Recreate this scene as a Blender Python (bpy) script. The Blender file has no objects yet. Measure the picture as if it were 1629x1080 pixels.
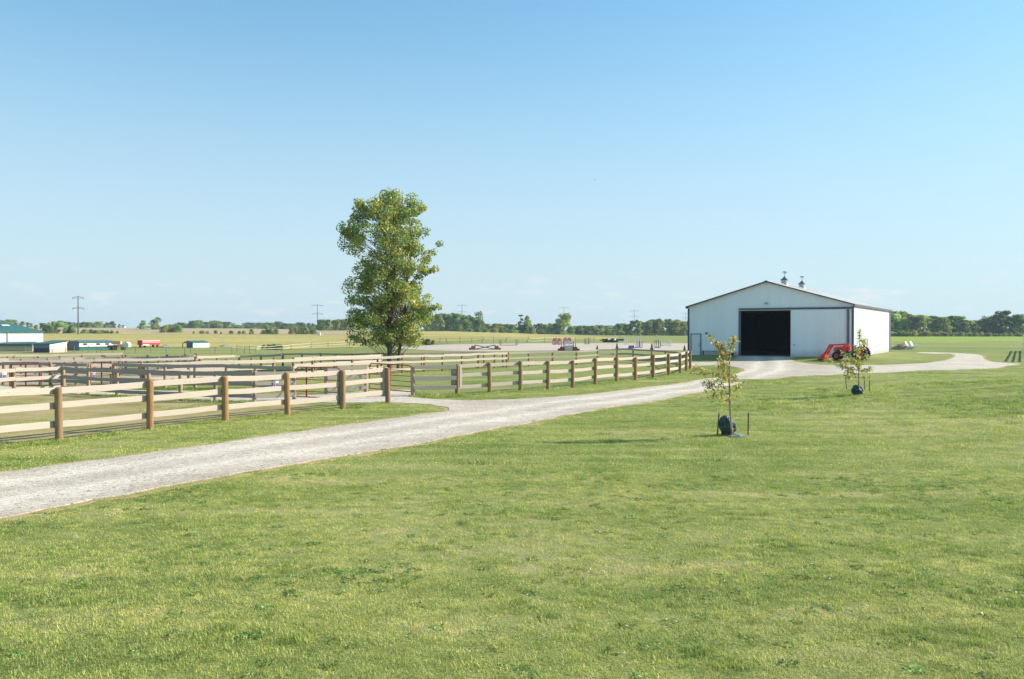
import bpy, bmesh, math, random
import numpy as np
from mathutils import Vector, Matrix, noise as mnoise
from mathutils.geometry import delaunay_2d_cdt

scene = bpy.context.scene
COL = scene.collection
R = math.radians
random.seed(7)

# ------------------------------------------------------------------ camera
F = 1357.0                      # focal length in photo pixels (1629 wide)
CX, CY = 814.5, 540.0
HOR = 527.0                     # row of the horizon
CAMZ = 3.0
PITCH = math.atan((CY - HOR) / F)
cam_d = bpy.data.cameras.new('camera')
cam = bpy.data.objects.new('camera', cam_d)
COL.objects.link(cam)
cam_d.sensor_width = 36.0
cam_d.lens = 36.0 * F / 1629.0
cam_d.clip_start = 0.1
cam_d.clip_end = 12000
cam.location = (0, 0, CAMZ)
cam.rotation_euler = (R(90) - PITCH, 0, 0)
scene.camera = cam

# ------------------------------------------------------------------ light
SUN_EL = R(29.5)
SUN_DIR = Vector((0.976 * math.cos(SUN_EL), 0.217 * math.cos(SUN_EL), math.sin(SUN_EL))).normalized()
SUN_AZ = math.atan2(SUN_DIR.x, SUN_DIR.y)          # clockwise from +Y
sl = bpy.data.lights.new('sun', 'SUN')
sl.energy = 3.6
sl.angle = R(0.53)
sl.color = (1.0, 0.94, 0.84)
so = bpy.data.objects.new('sun', sl)
COL.objects.link(so)
so.rotation_euler = SUN_DIR.to_track_quat('Z', 'Y').to_euler()
so.location = (60, 20, 60)

world = bpy.data.worlds.new('World')
scene.world = world
world.use_nodes = True
wt = world.node_tree
wt.nodes.clear()
def wn(t, **k):
    n = wt.nodes.new(t)
    for a, b in k.items():
        setattr(n, a, b)
    return n
w_out = wn('ShaderNodeOutputWorld')
w_bg = wn('ShaderNodeBackground')
w_bg.inputs['Strength'].default_value = 0.12
w_sky = wn('ShaderNodeTexSky', sky_type='NISHITA', sun_disc=False)
w_sky.sun_elevation = SUN_EL
w_sky.sun_rotation = SUN_AZ
w_sky.altitude = 200
w_sky.air_density = 1.0
w_sky.dust_density = 0.8
w_sky.ozone_density = 3.0
# a few small cumulus shreds low over the horizon
w_tc = wn('ShaderNodeTexCoord')
w_map = wn('ShaderNodeMapping')
w_map.inputs['Scale'].default_value = (14, 14, 60)
w_nz = wn('ShaderNodeTexNoise')
w_nz.inputs['Scale'].default_value = 1.6
w_nz.inputs['Detail'].default_value = 6
w_nz.inputs['Roughness'].default_value = 0.55
w_r1 = wn('ShaderNodeMapRange')
w_r1.inputs[1].default_value = 0.57
w_r1.inputs[2].default_value = 0.72
w_sep = wn('ShaderNodeSeparateXYZ')
w_lo = wn('ShaderNodeMapRange', interpolation_type='SMOOTHSTEP')
w_lo.inputs[1].default_value = 0.008
w_lo.inputs[2].default_value = 0.025
w_hi = wn('ShaderNodeMapRange', interpolation_type='SMOOTHSTEP')
w_hi.inputs[1].default_value = 0.095
w_hi.inputs[2].default_value = 0.03
w_m1 = wn('ShaderNodeMath', operation='MULTIPLY')
w_m2 = wn('ShaderNodeMath', operation='MULTIPLY')
w_m3 = wn('ShaderNodeMath', operation='MULTIPLY')
w_m3.inputs[1].default_value = 0.6
w_mix = wn('ShaderNodeMix', data_type='RGBA')
w_mix.inputs['B'].default_value = (3.9, 3.75, 3.75, 1)
L = wt.links.new
L(w_tc.outputs['Generated'], w_map.inputs['Vector'])
L(w_map.outputs[0], w_nz.inputs['Vector'])
L(w_nz.outputs[0], w_r1.inputs[0])
L(w_tc.outputs['Generated'], w_sep.inputs[0])
L(w_sep.outputs[2], w_lo.inputs[0])
L(w_sep.outputs[2], w_hi.inputs[0])
L(w_lo.outputs[0], w_m1.inputs[0]); L(w_hi.outputs[0], w_m1.inputs[1])
L(w_m1.outputs[0], w_m2.inputs[0]); L(w_r1.outputs[0], w_m2.inputs[1])
L(w_m2.outputs[0], w_m3.inputs[0])
L(w_m3.outputs[0], w_mix.inputs['Factor'])
# soften the sky's contrast towards the horizon and hold it to a clear azure
w_gam = wn('ShaderNodeGamma')
w_gam.inputs['Gamma'].default_value = 0.675
w_tint = wn('ShaderNodeMix', data_type='RGBA', blend_type='MULTIPLY')
w_tint.inputs['Factor'].default_value = 1.0
SKY_K = 1.0 / (0.12 * 2 ** 1.05)
w_tint.inputs['B'].default_value = (0.188 * SKY_K, 0.302 * SKY_K, 0.33 * SKY_K, 1)
L(w_sky.outputs[0], w_gam.inputs['Color'])
L(w_gam.outputs[0], w_tint.inputs['A'])
w_lowf = wn('ShaderNodeMapRange', interpolation_type='SMOOTHSTEP')
w_lowf.inputs[1].default_value = 0.40
w_lowf.inputs[2].default_value = -0.01
w_lowf.inputs[3].default_value = 0.0
w_lowf.inputs[4].default_value = 0.80
w_low = wn('ShaderNodeMix', data_type='RGBA')
w_low.inputs['B'].default_value = (0.69 * SKY_K, 0.80 * SKY_K, 0.87 * SKY_K, 1)
L(w_tint.outputs['Result'], w_low.inputs['A'])
L(w_sep.outputs[2], w_lowf.inputs[0])
L(w_lowf.outputs[0], w_low.inputs['Factor'])
L(w_low.outputs['Result'], w_mix.inputs['A'])
L(w_mix.outputs['Result'], w_bg.inputs['Color'])
L(w_bg.outputs[0], w_out.inputs[0])

vs = scene.view_settings
vs.view_transform = 'Standard'
vs.look = 'None'
vs.gamma = 1
vs.exposure = 1.05
try:
    vs.use_curve_mapping = False
except Exception:
    pass
scene.cycles.max_bounces = 5
scene.cycles.diffuse_bounces = 3
scene.cycles.glossy_bounces = 2
scene.cycles.transmission_bounces = 3
scene.cycles.transparent_max_bounces = 6
scene.cycles.caustics_reflective = False
scene.cycles.caustics_refractive = False

# ------------------------------------------------------------------ terrain
U = np.array((0.513, 0.858))          # yard axis running away from the camera
V = np.array((0.858, -0.513))         # yard axis across
BARN_L = np.array((18.6, 90.1))       # left front corner of the barn
BARN_W, BARN_D = 16.4, 26.7

def sstep(t):
    t = np.clip(t, 0.0, 1.0)
    return t * t * (3 - 2 * t)

HILL_P = [-3000, -400, 0, 400, 700, 850, 950, 1100, 5000]
HILL_A = [8.5, 8.5, 8.3, 7.2, 4.2, 1.3, 0.3, 0.0, 0.0]

def terrain(x, y):
    x = np.asarray(x, dtype=float); y = np.asarray(y, dtype=float)
    p = CX + F * x / np.maximum(y, 8.0)
    rx, ry = x - BARN_L[0], y - BARN_L[1]
    t = rx * V[0] + ry * V[1]
    s = rx * U[0] + ry * U[1]
    dx = np.maximum(np.maximum(-t, t - BARN_W), 0)
    dy = np.maximum(np.maximum(-s, s - BARN_D), 0)
    dist = np.hypot(dx, dy)
    z = 0.5 - 0.30 * sstep((dist - 0.4) / 6.5) - 0.20 * sstep((dist - 5.0) / 15.0)
    z = z + 0.75 * np.exp(-((x - 29) / 10) ** 2 - ((y - 36) / 16) ** 2)
    z = z - 2.0 * sstep((y - 75) / 120.0) * (1 - sstep((p - 430) / 330.0))
    d = np.hypot(x, y)
    z = z + np.interp(p, HILL_P, HILL_A) * sstep((y - 240) / 480.0) * (1 - sstep((d - 1100) / 900.0))
    near = 1 - sstep((y - 60) / 60.0)
    z = z + near * (0.022 * np.sin(0.83 * x + 0.31 * y + 1.0) + 0.018 * np.sin(0.52 * y - 0.77 * x) )
    return z

def tz(x, y):
    return float(terrain(x, y))

CP, SP = math.cos(PITCH), math.sin(PITCH)
def ray(px, py):
    u = (px - CX) / F; v = (CY - py) / F
    return Vector((u, CP + v * SP, -SP + v * CP))

def at(px, py):
    """ground point seen at photo pixel (px, py)"""
    r = ray(px, py)
    lo, hi = 2.0, None
    k = 2.0
    while k < 4000:
        if CAMZ + r.z * k < tz(r.x * k, r.y * k):
            hi = k; break
        lo = k; k *= 1.02
    if hi is None:
        hi = 900; lo = 900
    for _ in range(30):
        m = (lo + hi) / 2
        if CAMZ + r.z * m < tz(r.x * m, r.y * m): hi = m
        else: lo = m
    return (r.x * hi, r.y * hi)

def D(px, d):
    """ground position in column px at depth d"""
    return ((px - CX) / F * d, d)

def zat(py, d):
    """height of photo row py at depth d"""
    r = ray(CX, py)
    return CAMZ + r.z / r.y * d

# ------------------------------------------------------------------ materials
def mat(name, rough=0.8, spec=0.3, metal=0.0):
    m = bpy.data.materials.new(name)
    m.use_nodes = True
    nt = m.node_tree
    b = nt.nodes['Principled BSDF']
    b.inputs['Roughness'].default_value = rough
    b.inputs['Specular IOR Level'].default_value = spec
    b.inputs['Metallic'].default_value = metal
    return m, nt, b

def nd(nt, t, **k):
    n = nt.nodes.new(t)
    for a, b in k.items():
        setattr(n, a, b)
    return n

def noise(nt, vec, scale, detail=4, rough=0.55, dist=0.0):
    n = nd(nt, 'ShaderNodeTexNoise')
    n.inputs['Scale'].default_value = scale
    n.inputs['Detail'].default_value = detail
    n.inputs['Roughness'].default_value = rough
    n.inputs['Distortion'].default_value = dist
    if vec is not None:
        nt.links.new(vec, n.inputs['Vector'])
    return n.outputs[0]

def ramp(nt, fac, stops):
    n = nd(nt, 'ShaderNodeValToRGB')
    e = n.color_ramp.elements
    while len(e) < len(stops):
        e.new(0.5)
    for i, (p, c) in enumerate(stops):
        e[i].position = p
        e[i].color = (*c, 1)
    nt.links.new(fac, n.inputs[0])
    return n.outputs[0]

def rng_(nt, val, a, b, c=0.0, d=1.0):
    n = nd(nt, 'ShaderNodeMapRange')
    nt.links.new(val, n.inputs[0])
    for i, x in enumerate((a, b, c, d)):
        n.inputs[1 + i].default_value = x
    return n.outputs[0]

def mixc(nt, fac, a, b, mode='MIX'):
    n = nd(nt, 'ShaderNodeMix', data_type='RGBA', blend_type=mode)
    for v, s in ((fac, 'Factor'), (a, 'A'), (b, 'B')):
        if isinstance(v, (int, float)):
            n.inputs[s].default_value = v
        elif isinstance(v, tuple):
            n.inputs[s].default_value = (*v, 1)
        else:
            nt.links.new(v, n.inputs[s])
    return n.outputs['Result']

def math_(nt, op, a, b):
    n = nd(nt, 'ShaderNodeMath', operation=op)
    for i, v in enumerate((a, b)):
        if isinstance(v, (int, float)):
            n.inputs[i].default_value = v
        else:
            nt.links.new(v, n.inputs[i])
    return n.outputs[0]

def mapping(nt, vec, scale=(1, 1, 1), rot=(0, 0, 0), loc=None):
    n = nd(nt, 'ShaderNodeMapping')
    n.inputs['Scale'].default_value = scale
    n.inputs['Rotation'].default_value = rot
    nt.links.new(vec, n.inputs['Vector'])
    if loc is not None:
        nt.links.new(loc, n.inputs['Location'])
    return n.outputs[0]

def bump(nt, b, h, strength=0.3, dist=0.02):
    n = nd(nt, 'ShaderNodeBump')
    n.inputs['Strength'].default_value = strength
    n.inputs['Distance'].default_value = dist
    nt.links.new(h, n.inputs['Height'])
    nt.links.new(n.outputs[0], b.inputs['Normal'])

def position(nt):
    return nd(nt, 'ShaderNodeNewGeometry').outputs['Position']

def objco(nt):
    return nd(nt, 'ShaderNodeTexCoord').outputs['Object']

def objrand(nt):
    return nd(nt, 'ShaderNodeObjectInfo').outputs['Random']

def basic(name, col, rough=0.6, spec=0.3, metal=0.0, var=0.25, scale=3.0):
    m, nt, b = mat(name, rough, spec, metal)
    n = noise(nt, objco(nt), scale, 5)
    lo = tuple(c * (1 - var) for c in col); hi = tuple(min(1, c * (1 + var)) for c in col)
    nt.links.new(ramp(nt, n, [(0.3, lo), (0.7, hi)]), b.inputs['Base Color'])
    return m

ANG = math.atan2(U[1], U[0])
def lawn_color(nt, pos):
    """patchy mown-grass colour, the same field for soil sheet and blades"""
    big = noise(nt, pos, 0.11, 3, 0.5, 0.4)
    mid = noise(nt, pos, 0.8, 5, 0.6)
    fine = noise(nt, pos, 6.0, 4, 0.65)
    streak = noise(nt, mapping(nt, pos, (0.09, 1.1, 1.0), (0, 0, -ANG + 0.15)), 1.0, 3, 0.5)
    f = math_(nt, 'ADD', math_(nt, 'MULTIPLY', big, 0.75), math_(nt, 'MULTIPLY', mid, 0.65))
    f = math_(nt, 'ADD', f, math_(nt, 'MULTIPLY', streak, 0.85))
    f = math_(nt, 'ADD', f, math_(nt, 'MULTIPLY', fine, 0.35))
    f = rng_(nt, math_(nt, 'MULTIPLY', f, 0.385), 0.2, 0.8, 0.085, 0.915)
    return ramp(nt, f, [(0.33, (0.105, 0.155, 0.036)), (0.44, (0.20, 0.235, 0.055)),
                        (0.52, (0.265, 0.285, 0.085)), (0.62, (0.37, 0.335, 0.15))])

def m_ground():
    m, nt, b = mat('ground_grass', 0.95, 0.1)
    pos = position(nt)
    c = lawn_color(nt, pos)
    # farther pasture is a flatter, yellower green
    far = noise(nt, mapping(nt, pos, (0.02, 0.05, 1)), 1.0, 5, 0.6)
    fc = ramp(nt, far, [(0.3, (0.19, 0.235, 0.06)), (0.5, (0.27, 0.28, 0.085)), (0.72, (0.36, 0.31, 0.13))])
    sep = nd(nt, 'ShaderNodeSeparateXYZ'); nt.links.new(pos, sep.inputs[0])
    k = rng_(nt, sep.outputs[1], 60, 110)
    c = mixc(nt, k, c, fc)
    sp = noise(nt, pos, 38, 3, 0.7)
    c = mixc(nt, 1.0, c, ramp(nt, sp, [(0.3, (0.55, 0.55, 0.55)), (0.7, (1.35, 1.35, 1.3))]), 'MULTIPLY')
    nt.links.new(c, b.inputs['Base Color'])
    bump(nt, b, noise(nt, pos, 22, 5, 0.7), 0.6, 0.05)
    return m

def m_pasture(name, stops, sc=0.7, fine=26, bs=0.5):
    m, nt, b = mat(name, 0.95, 0.1)
    pos = position(nt)
    n = noise(nt, pos, sc, 6, 0.62, 0.2)
    c = ramp(nt, n, stops)
    sp = noise(nt, pos, fine, 4, 0.7)
    c = mixc(nt, 1.0, c, ramp(nt, sp, [(0.3, (0.6, 0.6, 0.6)), (0.7, (1.3, 1.3, 1.3))]), 'MULTIPLY')
    nt.links.new(c, b.inputs['Base Color'])
    bump(nt, b, sp, bs, 0.04)
    return m

def m_gravel(name, a, bcol, dark):
    m, nt, b = mat(name, 0.95, 0.15)
    pos = position(nt)
    n = noise(nt, pos, 0.55, 5, 0.6)
    c = ramp(nt, n, [(0.3, a), (0.7, bcol)])
    track = noise(nt, mapping(nt, pos, (0.12, 1.6, 1.0), (0, 0, -ANG)), 1.0, 3, 0.5)
    c = mixc(nt, rng_(nt, track, 0.48, 0.72, 0, 0.55), c, dark)
    # two packed wheel tracks with a looser, darker middle and shoulders
    ac = nd(nt, 'ShaderNodeAttribute'); ac.attribute_name = 'across'
    wob = math_(nt, 'ADD', ac.outputs['Fac'], math_(nt, 'MULTIPLY', math_(nt, 'SUBTRACT', noise(nt, pos, 0.35, 3), 0.5), 0.9))
    rut = rng_(nt, math_(nt, 'ABSOLUTE', math_(nt, 'SUBTRACT', wob, 0.95), 0.0), 0.45, 0.12)
    c = mixc(nt, math_(nt, 'MULTIPLY', rut, 0.6), c, tuple(min(1, x * 1.12) for x in bcol))
    mid = rng_(nt, wob, 0.4, 0.1)
    sh = rng_(nt, wob, 1.5, 2.1)
    c = mixc(nt, math_(nt, 'MULTIPLY', math_(nt, 'MAXIMUM', mid, math_(nt, 'MULTIPLY', sh, rng_(nt, ac.outputs['Fac'], 6, 4))), math_(nt, 'MULTIPLY', noise(nt, pos, 1.7, 4, 0.7), 0.9)), c, dark)
    st = nd(nt, 'ShaderNodeTexVoronoi'); st.inputs['Scale'].default_value = 21
    nt.links.new(pos, st.inputs['Vector'])
    v = nd(nt, 'ShaderNodeSeparateColor'); nt.links.new(st.outputs['Color'], v.inputs[0])
    c = mixc(nt, 1.0, c, ramp(nt, v.outputs[0], [(0.0, (0.35, 0.32, 0.29)), (0.10, (0.85, 0.84, 0.83)), (0.7, (1.03, 1.03, 1.03)), (1.0, (1.25, 1.25, 1.25))]), 'MULTIPLY')
    nt.links.new(c, b.inputs['Base Color'])
    h = math_(nt, 'ADD', math_(nt, 'MULTIPLY', st.outputs['Distance'], -0.6), noise(nt, pos, 9, 6, 0.7))
    bump(nt, b, h, 0.4, 0.04)
    return m

def m_wood(name, cols, grey):
    """sawn rail: grain runs along local X, every rail weathered its own way"""
    m, nt, b = mat(name, 0.85, 0.2)
    oc = objco(nt)
    r = objrand(nt)
    off = nd(nt, 'ShaderNodeCombineXYZ')
    nt.links.new(math_(nt, 'MULTIPLY', r, 37.0), off.inputs[0])
    nt.links.new(math_(nt, 'MULTIPLY', r, 91.0), off.inputs[2])
    g = noise(nt, mapping(nt, oc, (3.0, 2.0, 14.0), (0, 0, 0), off.outputs[0]), 1.0, 6, 0.65, 0.6)
    c = ramp(nt, g, [(0.25, cols[0]), (0.5, cols[1]), (0.75, cols[2])])
    bl = noise(nt, mapping(nt, oc, (2.0, 1.0, 2.0), (0, 0, 0), off.outputs[0]), 1.0, 4, 0.6)
    c = mixc(nt, math_(nt, 'MULTIPLY', rng_(nt, bl, 0.4, 0.75), 0.4), c, grey)
    c = mixc(nt, math_(nt, 'MULTIPLY', r, 0.22), c, grey)
    # knots
    k = nd(nt, 'ShaderNodeTexVoronoi'); k.inputs['Scale'].default_value = 1.0
    nt.links.new(mapping(nt, oc, (7.0, 1.0, 2.4), (0, 0, 0), off.outputs[0]), k.inputs['Vector'])
    c = mixc(nt, rng_(nt, k.outputs['Distance'], 0.10, 0.05), c, tuple(x * 0.35 for x in cols[0]))
    nt.links.new(c, b.inputs['Base Color'])
    bump(nt, b, g, 0.25, 0.01)
    return m

def m_post(name, stops):
    m, nt, b = mat(name, 0.9, 0.15)
    oc = objco(nt)
    r = objrand(nt)
    off = nd(nt, 'ShaderNodeCombineXYZ')
    nt.links.new(math_(nt, 'MULTIPLY', r, 53.0), off.inputs[0])
    nt.links.new(math_(nt, 'MULTIPLY', r, 17.0), off.inputs[2])
    g = noise(nt, mapping(nt, oc, (3.0, 3.0, 2.0), (0, 0, 0), off.outputs[0]), 1.6, 6, 0.65, 0.5)
    c = ramp(nt, g, stops)
    c = mixc(nt, math_(nt, 'MULTIPLY', r, 0.4), c, (0.22, 0.18, 0.14))
    nt.links.new(c, b.inputs['Base Color'])
    bump(nt, b, g, 0.4, 0.02)
    return m

def m_leaf(name, stops, trans=0.35, vary=0.35, bright=1.0):
    m = bpy.data.materials.new(name); m.use_nodes = True
    nt = m.node_tree; nt.nodes.clear()
    out = nd(nt, 'ShaderNodeOutputMaterial')
    a = nd(nt, 'ShaderNodeAttribute'); a.attribute_name = 'tint'
    c = ramp(nt, a.outputs['Fac'], stops)
    r = objrand(nt)
    gain = rng_(nt, r, 0, 1, bright * (1 - vary), bright * (1 + vary))
    mul = nd(nt, 'ShaderNodeVectorMath', operation='SCALE')
    nt.links.new(c, mul.inputs[0]); nt.links.new(gain, mul.inputs['Scale'])
    hs = nd(nt, 'ShaderNodeHueSaturation')
    nt.links.new(rng_(nt, math_(nt, 'FRACT', math_(nt, 'MULTIPLY', r, 7.31), 0.0), 0, 1, 0.47, 0.53), hs.inputs['Hue'])
    nt.links.new(mul.outputs[0], hs.inputs['Color'])
    p = nd(nt, 'ShaderNodeBsdfPrincipled')
    p.inputs['Roughness'].default_value = 0.42
    p.inputs['Specular IOR Level'].default_value = 0.45
    nt.links.new(hs.outputs[0], p.inputs['Base Color'])
    tr = nd(nt, 'ShaderNodeBsdfTranslucent')
    tc = mixc(nt, 1.0, hs.outputs[0], (1.5, 1.5, 0.7), 'MULTIPLY')
    nt.links.new(tc, tr.inputs['Color'])
    mx = nd(nt, 'ShaderNodeMixShader'); mx.inputs[0].default_value = trans
    nt.links.new(p.outputs[0], mx.inputs[1]); nt.links.new(tr.outputs[0], mx.inputs[2])
    nt.links.new(mx.outputs[0], out.inputs[0])
    return m

def m_blade():
    m = bpy.data.materials.new('grass_blade'); m.use_nodes = True
    nt = m.node_tree; nt.nodes.clear()
    out = nd(nt, 'ShaderNodeOutputMaterial')
    pos = position(nt)
    c = lawn_color(nt, pos)
    a = nd(nt, 'ShaderNodeAttribute'); a.attribute_name = 'tint'
    own = ramp(nt, a.outputs['Fac'], [(0.0, (0.055, 0.10, 0.024)), (0.45, (0.18, 0.23, 0.065)),
                                     (0.72, (0.30, 0.31, 0.13)), (0.86, (0.45, 0.40, 0.21)), (1.0, (0.52, 0.45, 0.27))])
    col = mixc(nt, 0.55, c, own)
    col = mixc(nt, 1.0, col, (2.0, 1.95, 1.76), 'MULTIPLY')
    rv = objrand(nt)
    col = mixc(nt, 1.0, col, ramp(nt, rv, [(0.0, (0.66, 0.72, 0.62)), (0.35, (0.93, 0.97, 0.9)), (0.7, (1.1, 1.08, 1.05)), (1.0, (1.36, 1.26, 1.2))]), 'MULTIPLY')
    p = nd(nt, 'ShaderNodeBsdfPrincipled')
    p.inputs['Roughness'].default_value = 0.6
    p.inputs['Specular IOR Level'].default_value = 0.3
    nt.links.new(col, p.inputs['Base Color'])
    tr = nd(nt, 'ShaderNodeBsdfTranslucent'); nt.links.new(col, tr.inputs['Color'])
    mx = nd(nt, 'ShaderNodeMixShader'); mx.inputs[0].default_value = 0.35
    nt.links.new(p.outputs[0], mx.inputs[1]); nt.links.new(tr.outputs[0], mx.inputs[2])
    nt.links.new(mx.outputs[0], out.inputs[0])
    return m

def m_siding(name, col, dirt=0.12, axis='X', period=0.25, strength=0.45):
    """ribbed steel panel; ribs along Z, spaced along a local axis"""
    m, nt, b = mat(name, 0.45, 0.4)
    oc = objco(nt)
    sep = nd(nt, 'ShaderNodeSeparateXYZ'); nt.links.new(oc, sep.inputs[0])
    s = sep.outputs[{'X': 0, 'Y': 1}[axis]]
    fr = math_(nt, 'FRACT', math_(nt, 'DIVIDE', s, period), 0.0)
    rib = rng_(nt, math_(nt, 'ABSOLUTE', math_(nt, 'SUBTRACT', fr, 0.5), 0.0), 0.2, 0.06)
    st = noise(nt, mapping(nt, oc, (1.3, 1.3, 0.12)), 1.0, 5, 0.6)
    base = ramp(nt, st, [(0.3, tuple(c * (1 - dirt) for c in col)), (0.65, col)])
    pan = nd(nt, 'ShaderNodeTexWhiteNoise', noise_dimensions='1D')
    nt.links.new(math_(nt, 'FLOOR', math_(nt, 'DIVIDE', s, period * 4), 0.0), pan.inputs['W'])
    base = mixc(nt, math_(nt, 'MULTIPLY', pan.outputs['Value'], 0.10), base, tuple(c * 0.6 for c in col))
    # mud splashed along the foot of the wall
    zz = nd(nt, 'ShaderNodeSeparateXYZ'); nt.links.new(oc, zz.inputs[0])
    mud = rng_(nt, math_(nt, 'SUBTRACT', zz.outputs[2], math_(nt, 'MULTIPLY', noise(nt, oc, 2.2, 5, 0.7), 1.1)), 0.15, -0.45)
    base = mixc(nt, math_(nt, 'MULTIPLY', mud, 0.45), base, (0.30, 0.25, 0.18))
    nt.links.new(base, b.inputs['Base Color'])
    bump(nt, b, rib, strength, 0.05)
    return m

M = {}
M['ground'] = m_ground()
M['paddock'] = m_pasture('paddock_grass', [(0.28, (0.22, 0.22, 0.06)), (0.42, (0.33, 0.27, 0.105)), (0.58, (0.42, 0.32, 0.155)), (0.75, (0.46, 0.34, 0.19))], 0.5)
M['paddock_green'] = m_pasture('green_paddock', [(0.3, (0.16, 0.22, 0.05)), (0.5, (0.24, 0.27, 0.08)), (0.66, (0.33, 0.29, 0.13)), (0.8, (0.40, 0.31, 0.19))], 0.35)
M['drylot'] = m_pasture('dry_lot_dirt', [(0.3, (0.2, 0.17, 0.1)), (0.5, (0.36, 0.3, 0.22)), (0.7, (0.46, 0.4, 0.31))], 0.25, 14)
M['verge'] = m_pasture('dry_verge', [(0.3, (0.30, 0.27, 0.11)), (0.5, (0.46, 0.34, 0.165)), (0.7, (0.52, 0.37, 0.20))], 2.2)
M['gravel'] = m_gravel('gravel', (0.53, 0.445, 0.35), (0.67, 0.575, 0.465), (0.42, 0.34, 0.255))
M['sand'] = m_pasture('arena_sand', [(0.3, (0.52, 0.42, 0.33)), (0.7, (0.61, 0.5, 0.4))], 0.08, 3, 0.15)
M['rail'] = m_wood('pine_rail', ((0.40, 0.31, 0.235), (0.535, 0.435, 0.345), (0.605, 0.505, 0.41)), (0.43, 0.38, 0.33))
M['rail_shade_grey'] = m_wood('shade_grey_rail', ((0.27, 0.22, 0.18), (0.38, 0.32, 0.27), (0.45, 0.39, 0.33)), (0.33, 0.30, 0.28))  # darker, greyer copy of the rail wood: shade put into the colour
M['post'] = m_post('round_post', [(0.28, (0.15, 0.08, 0.034)), (0.5, (0.34, 0.195, 0.085)), (0.72, (0.48, 0.31, 0.16))])
M['post_pale'] = m_post('pale_post', [(0.28, (0.24, 0.17, 0.11)), (0.5, (0.40, 0.29, 0.19)), (0.72, (0.52, 0.41, 0.29))])
M['blade'] = m_blade()
M['red_pipe'] = basic('red_gate_paint', (0.34, 0.035, 0.03), 0.5, 0.4)
M['barn_front'] = m_siding('white_siding_shade_lifted', (0.88, 0.91, 0.94), 0.04, 'X')  # same white steel, lightened and blued in colour to lift the shaded front
M['barn_side'] = m_siding('white_siding_sun_dulled', (0.66, 0.665, 0.67), 0.05, 'Y')  # same white steel, colour dulled to keep the sunlit side from clipping
M['barn_roof'] = m_siding('pale_steel_roof', (0.52, 0.475, 0.43), 0.08, 'Y', 0.3)
M['trim'] = basic('dark_grey_trim', (0.10, 0.10, 0.135), 0.5, 0.4)
M['white'] = basic('white_paint', (0.78, 0.78, 0.77), 0.5, 0.35, var=0.05)
M['interior'] = basic('shade_black_lining', (0.015, 0.014, 0.013), 0.9, 0.1)  # near-black colour stands in for the shade inside the barn
M['barn_dirt'] = basic('barn_dirt_floor', (0.16, 0.135, 0.11), 0.95, 0.1, var=0.3)
M['metal'] = basic('galvanised_steel', (0.45, 0.46, 0.47), 0.45, 0.5, 0.6, 0.12)
M['grey_wood'] = basic('grey_wood', (0.24, 0.22, 0.21), 0.9, 0.1, var=0.35)
M['brush_wood'] = basic('cut_branches', (0.36, 0.31, 0.26), 0.9, 0.1, var=0.45)
M['dark'] = basic('dark_rubber', (0.02, 0.02, 0.021), 0.75, 0.3)
M['tractor_red'] = basic('red_tractor_paint', (0.68, 0.035, 0.02), 0.3, 0.6, var=0.1)
M['tractor_grey'] = basic('tractor_castings', (0.05, 0.05, 0.052), 0.5, 0.4)
M['bag'] = basic('dark_green_plastic', (0.018, 0.05, 0.045), 0.38, 0.5, var=0.4, scale=6)
M['stake'] = basic('rusty_stake', (0.085, 0.05, 0.035), 0.8, 0.2)
M['bark'] = m_post('tree_bark', [(0.3, (0.07, 0.055, 0.04)), (0.5, (0.15, 0.12, 0.09)), (0.7, (0.25, 0.21, 0.16))])
M['sapling_bark'] = m_post('sapling_bark', [(0.3, (0.24, 0.17, 0.12)), (0.5, (0.38, 0.28, 0.19)), (0.7, (0.48, 0.37, 0.26))])
M['leaf'] = m_leaf('cottonwood_leaf', [(0.0, (0.035, 0.06, 0.018)), (0.4, (0.09, 0.12, 0.036)), (0.7, (0.165, 0.175, 0.06)), (0.88, (0.26, 0.21, 0.07)), (1.0, (0.27, 0.16, 0.07))], 0.37, 0.0, 2.5)
M['leaf_sap'] = m_leaf('sapling_leaf', [(0.0, (0.06, 0.09, 0.03)), (0.4, (0.20, 0.21, 0.085)), (0.65, (0.30, 0.29, 0.14)), (0.85, (0.32, 0.26, 0.13)), (1.0, (0.27, 0.16, 0.09))], 0.4, 0.0, 1.75)
M['leaf_far'] = m_leaf('woodland_leaf', [(0.0, (0.032, 0.055, 0.02)), (0.5, (0.088, 0.118, 0.042)), (1.0, (0.195, 0.19, 0.08))], 0.36, 0.45, 2.8)
M['leaf_yellow'] = m_leaf('yellowing_leaf', [(0.0, (0.08, 0.10, 0.03)), (0.5, (0.165, 0.18, 0.06)), (1.0, (0.30, 0.27, 0.10))], 0.36, 0.28, 1.8)
M['leaf_weed'] = m_leaf('weed_leaf', [(0.0, (0.11, 0.19, 0.04)), (0.6, (0.22, 0.33, 0.08)), (1.0, (0.36, 0.45, 0.16))], 0.3, 0.3)
M['needle'] = m_leaf('evergreen_needle', [(0.0, (0.012, 0.03, 0.012)), (1.0, (0.045, 0.07, 0.025))], 0.1, 0.2)
M['needle_brown'] = m_leaf('dead_needle', [(0.0, (0.05, 0.028, 0.015)), (1.0, (0.14, 0.085, 0.045))], 0.1, 0.1)
M['green_roof'] = basic('green_steel_roof', (0.045, 0.135, 0.118), 0.5, 0.4, var=0.1)
M['green_trim'] = basic('green_steel_trim', (0.03, 0.13, 0.105), 0.5, 0.4, var=0.1)
M['white_wall'] = basic('white_steel_wall', (0.80, 0.79, 0.75), 0.6, 0.3, var=0.04, scale=0.6)
M['cream_wall'] = basic('cream_boards', (0.56, 0.44, 0.34), 0.85, 0.2, var=0.08)
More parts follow.
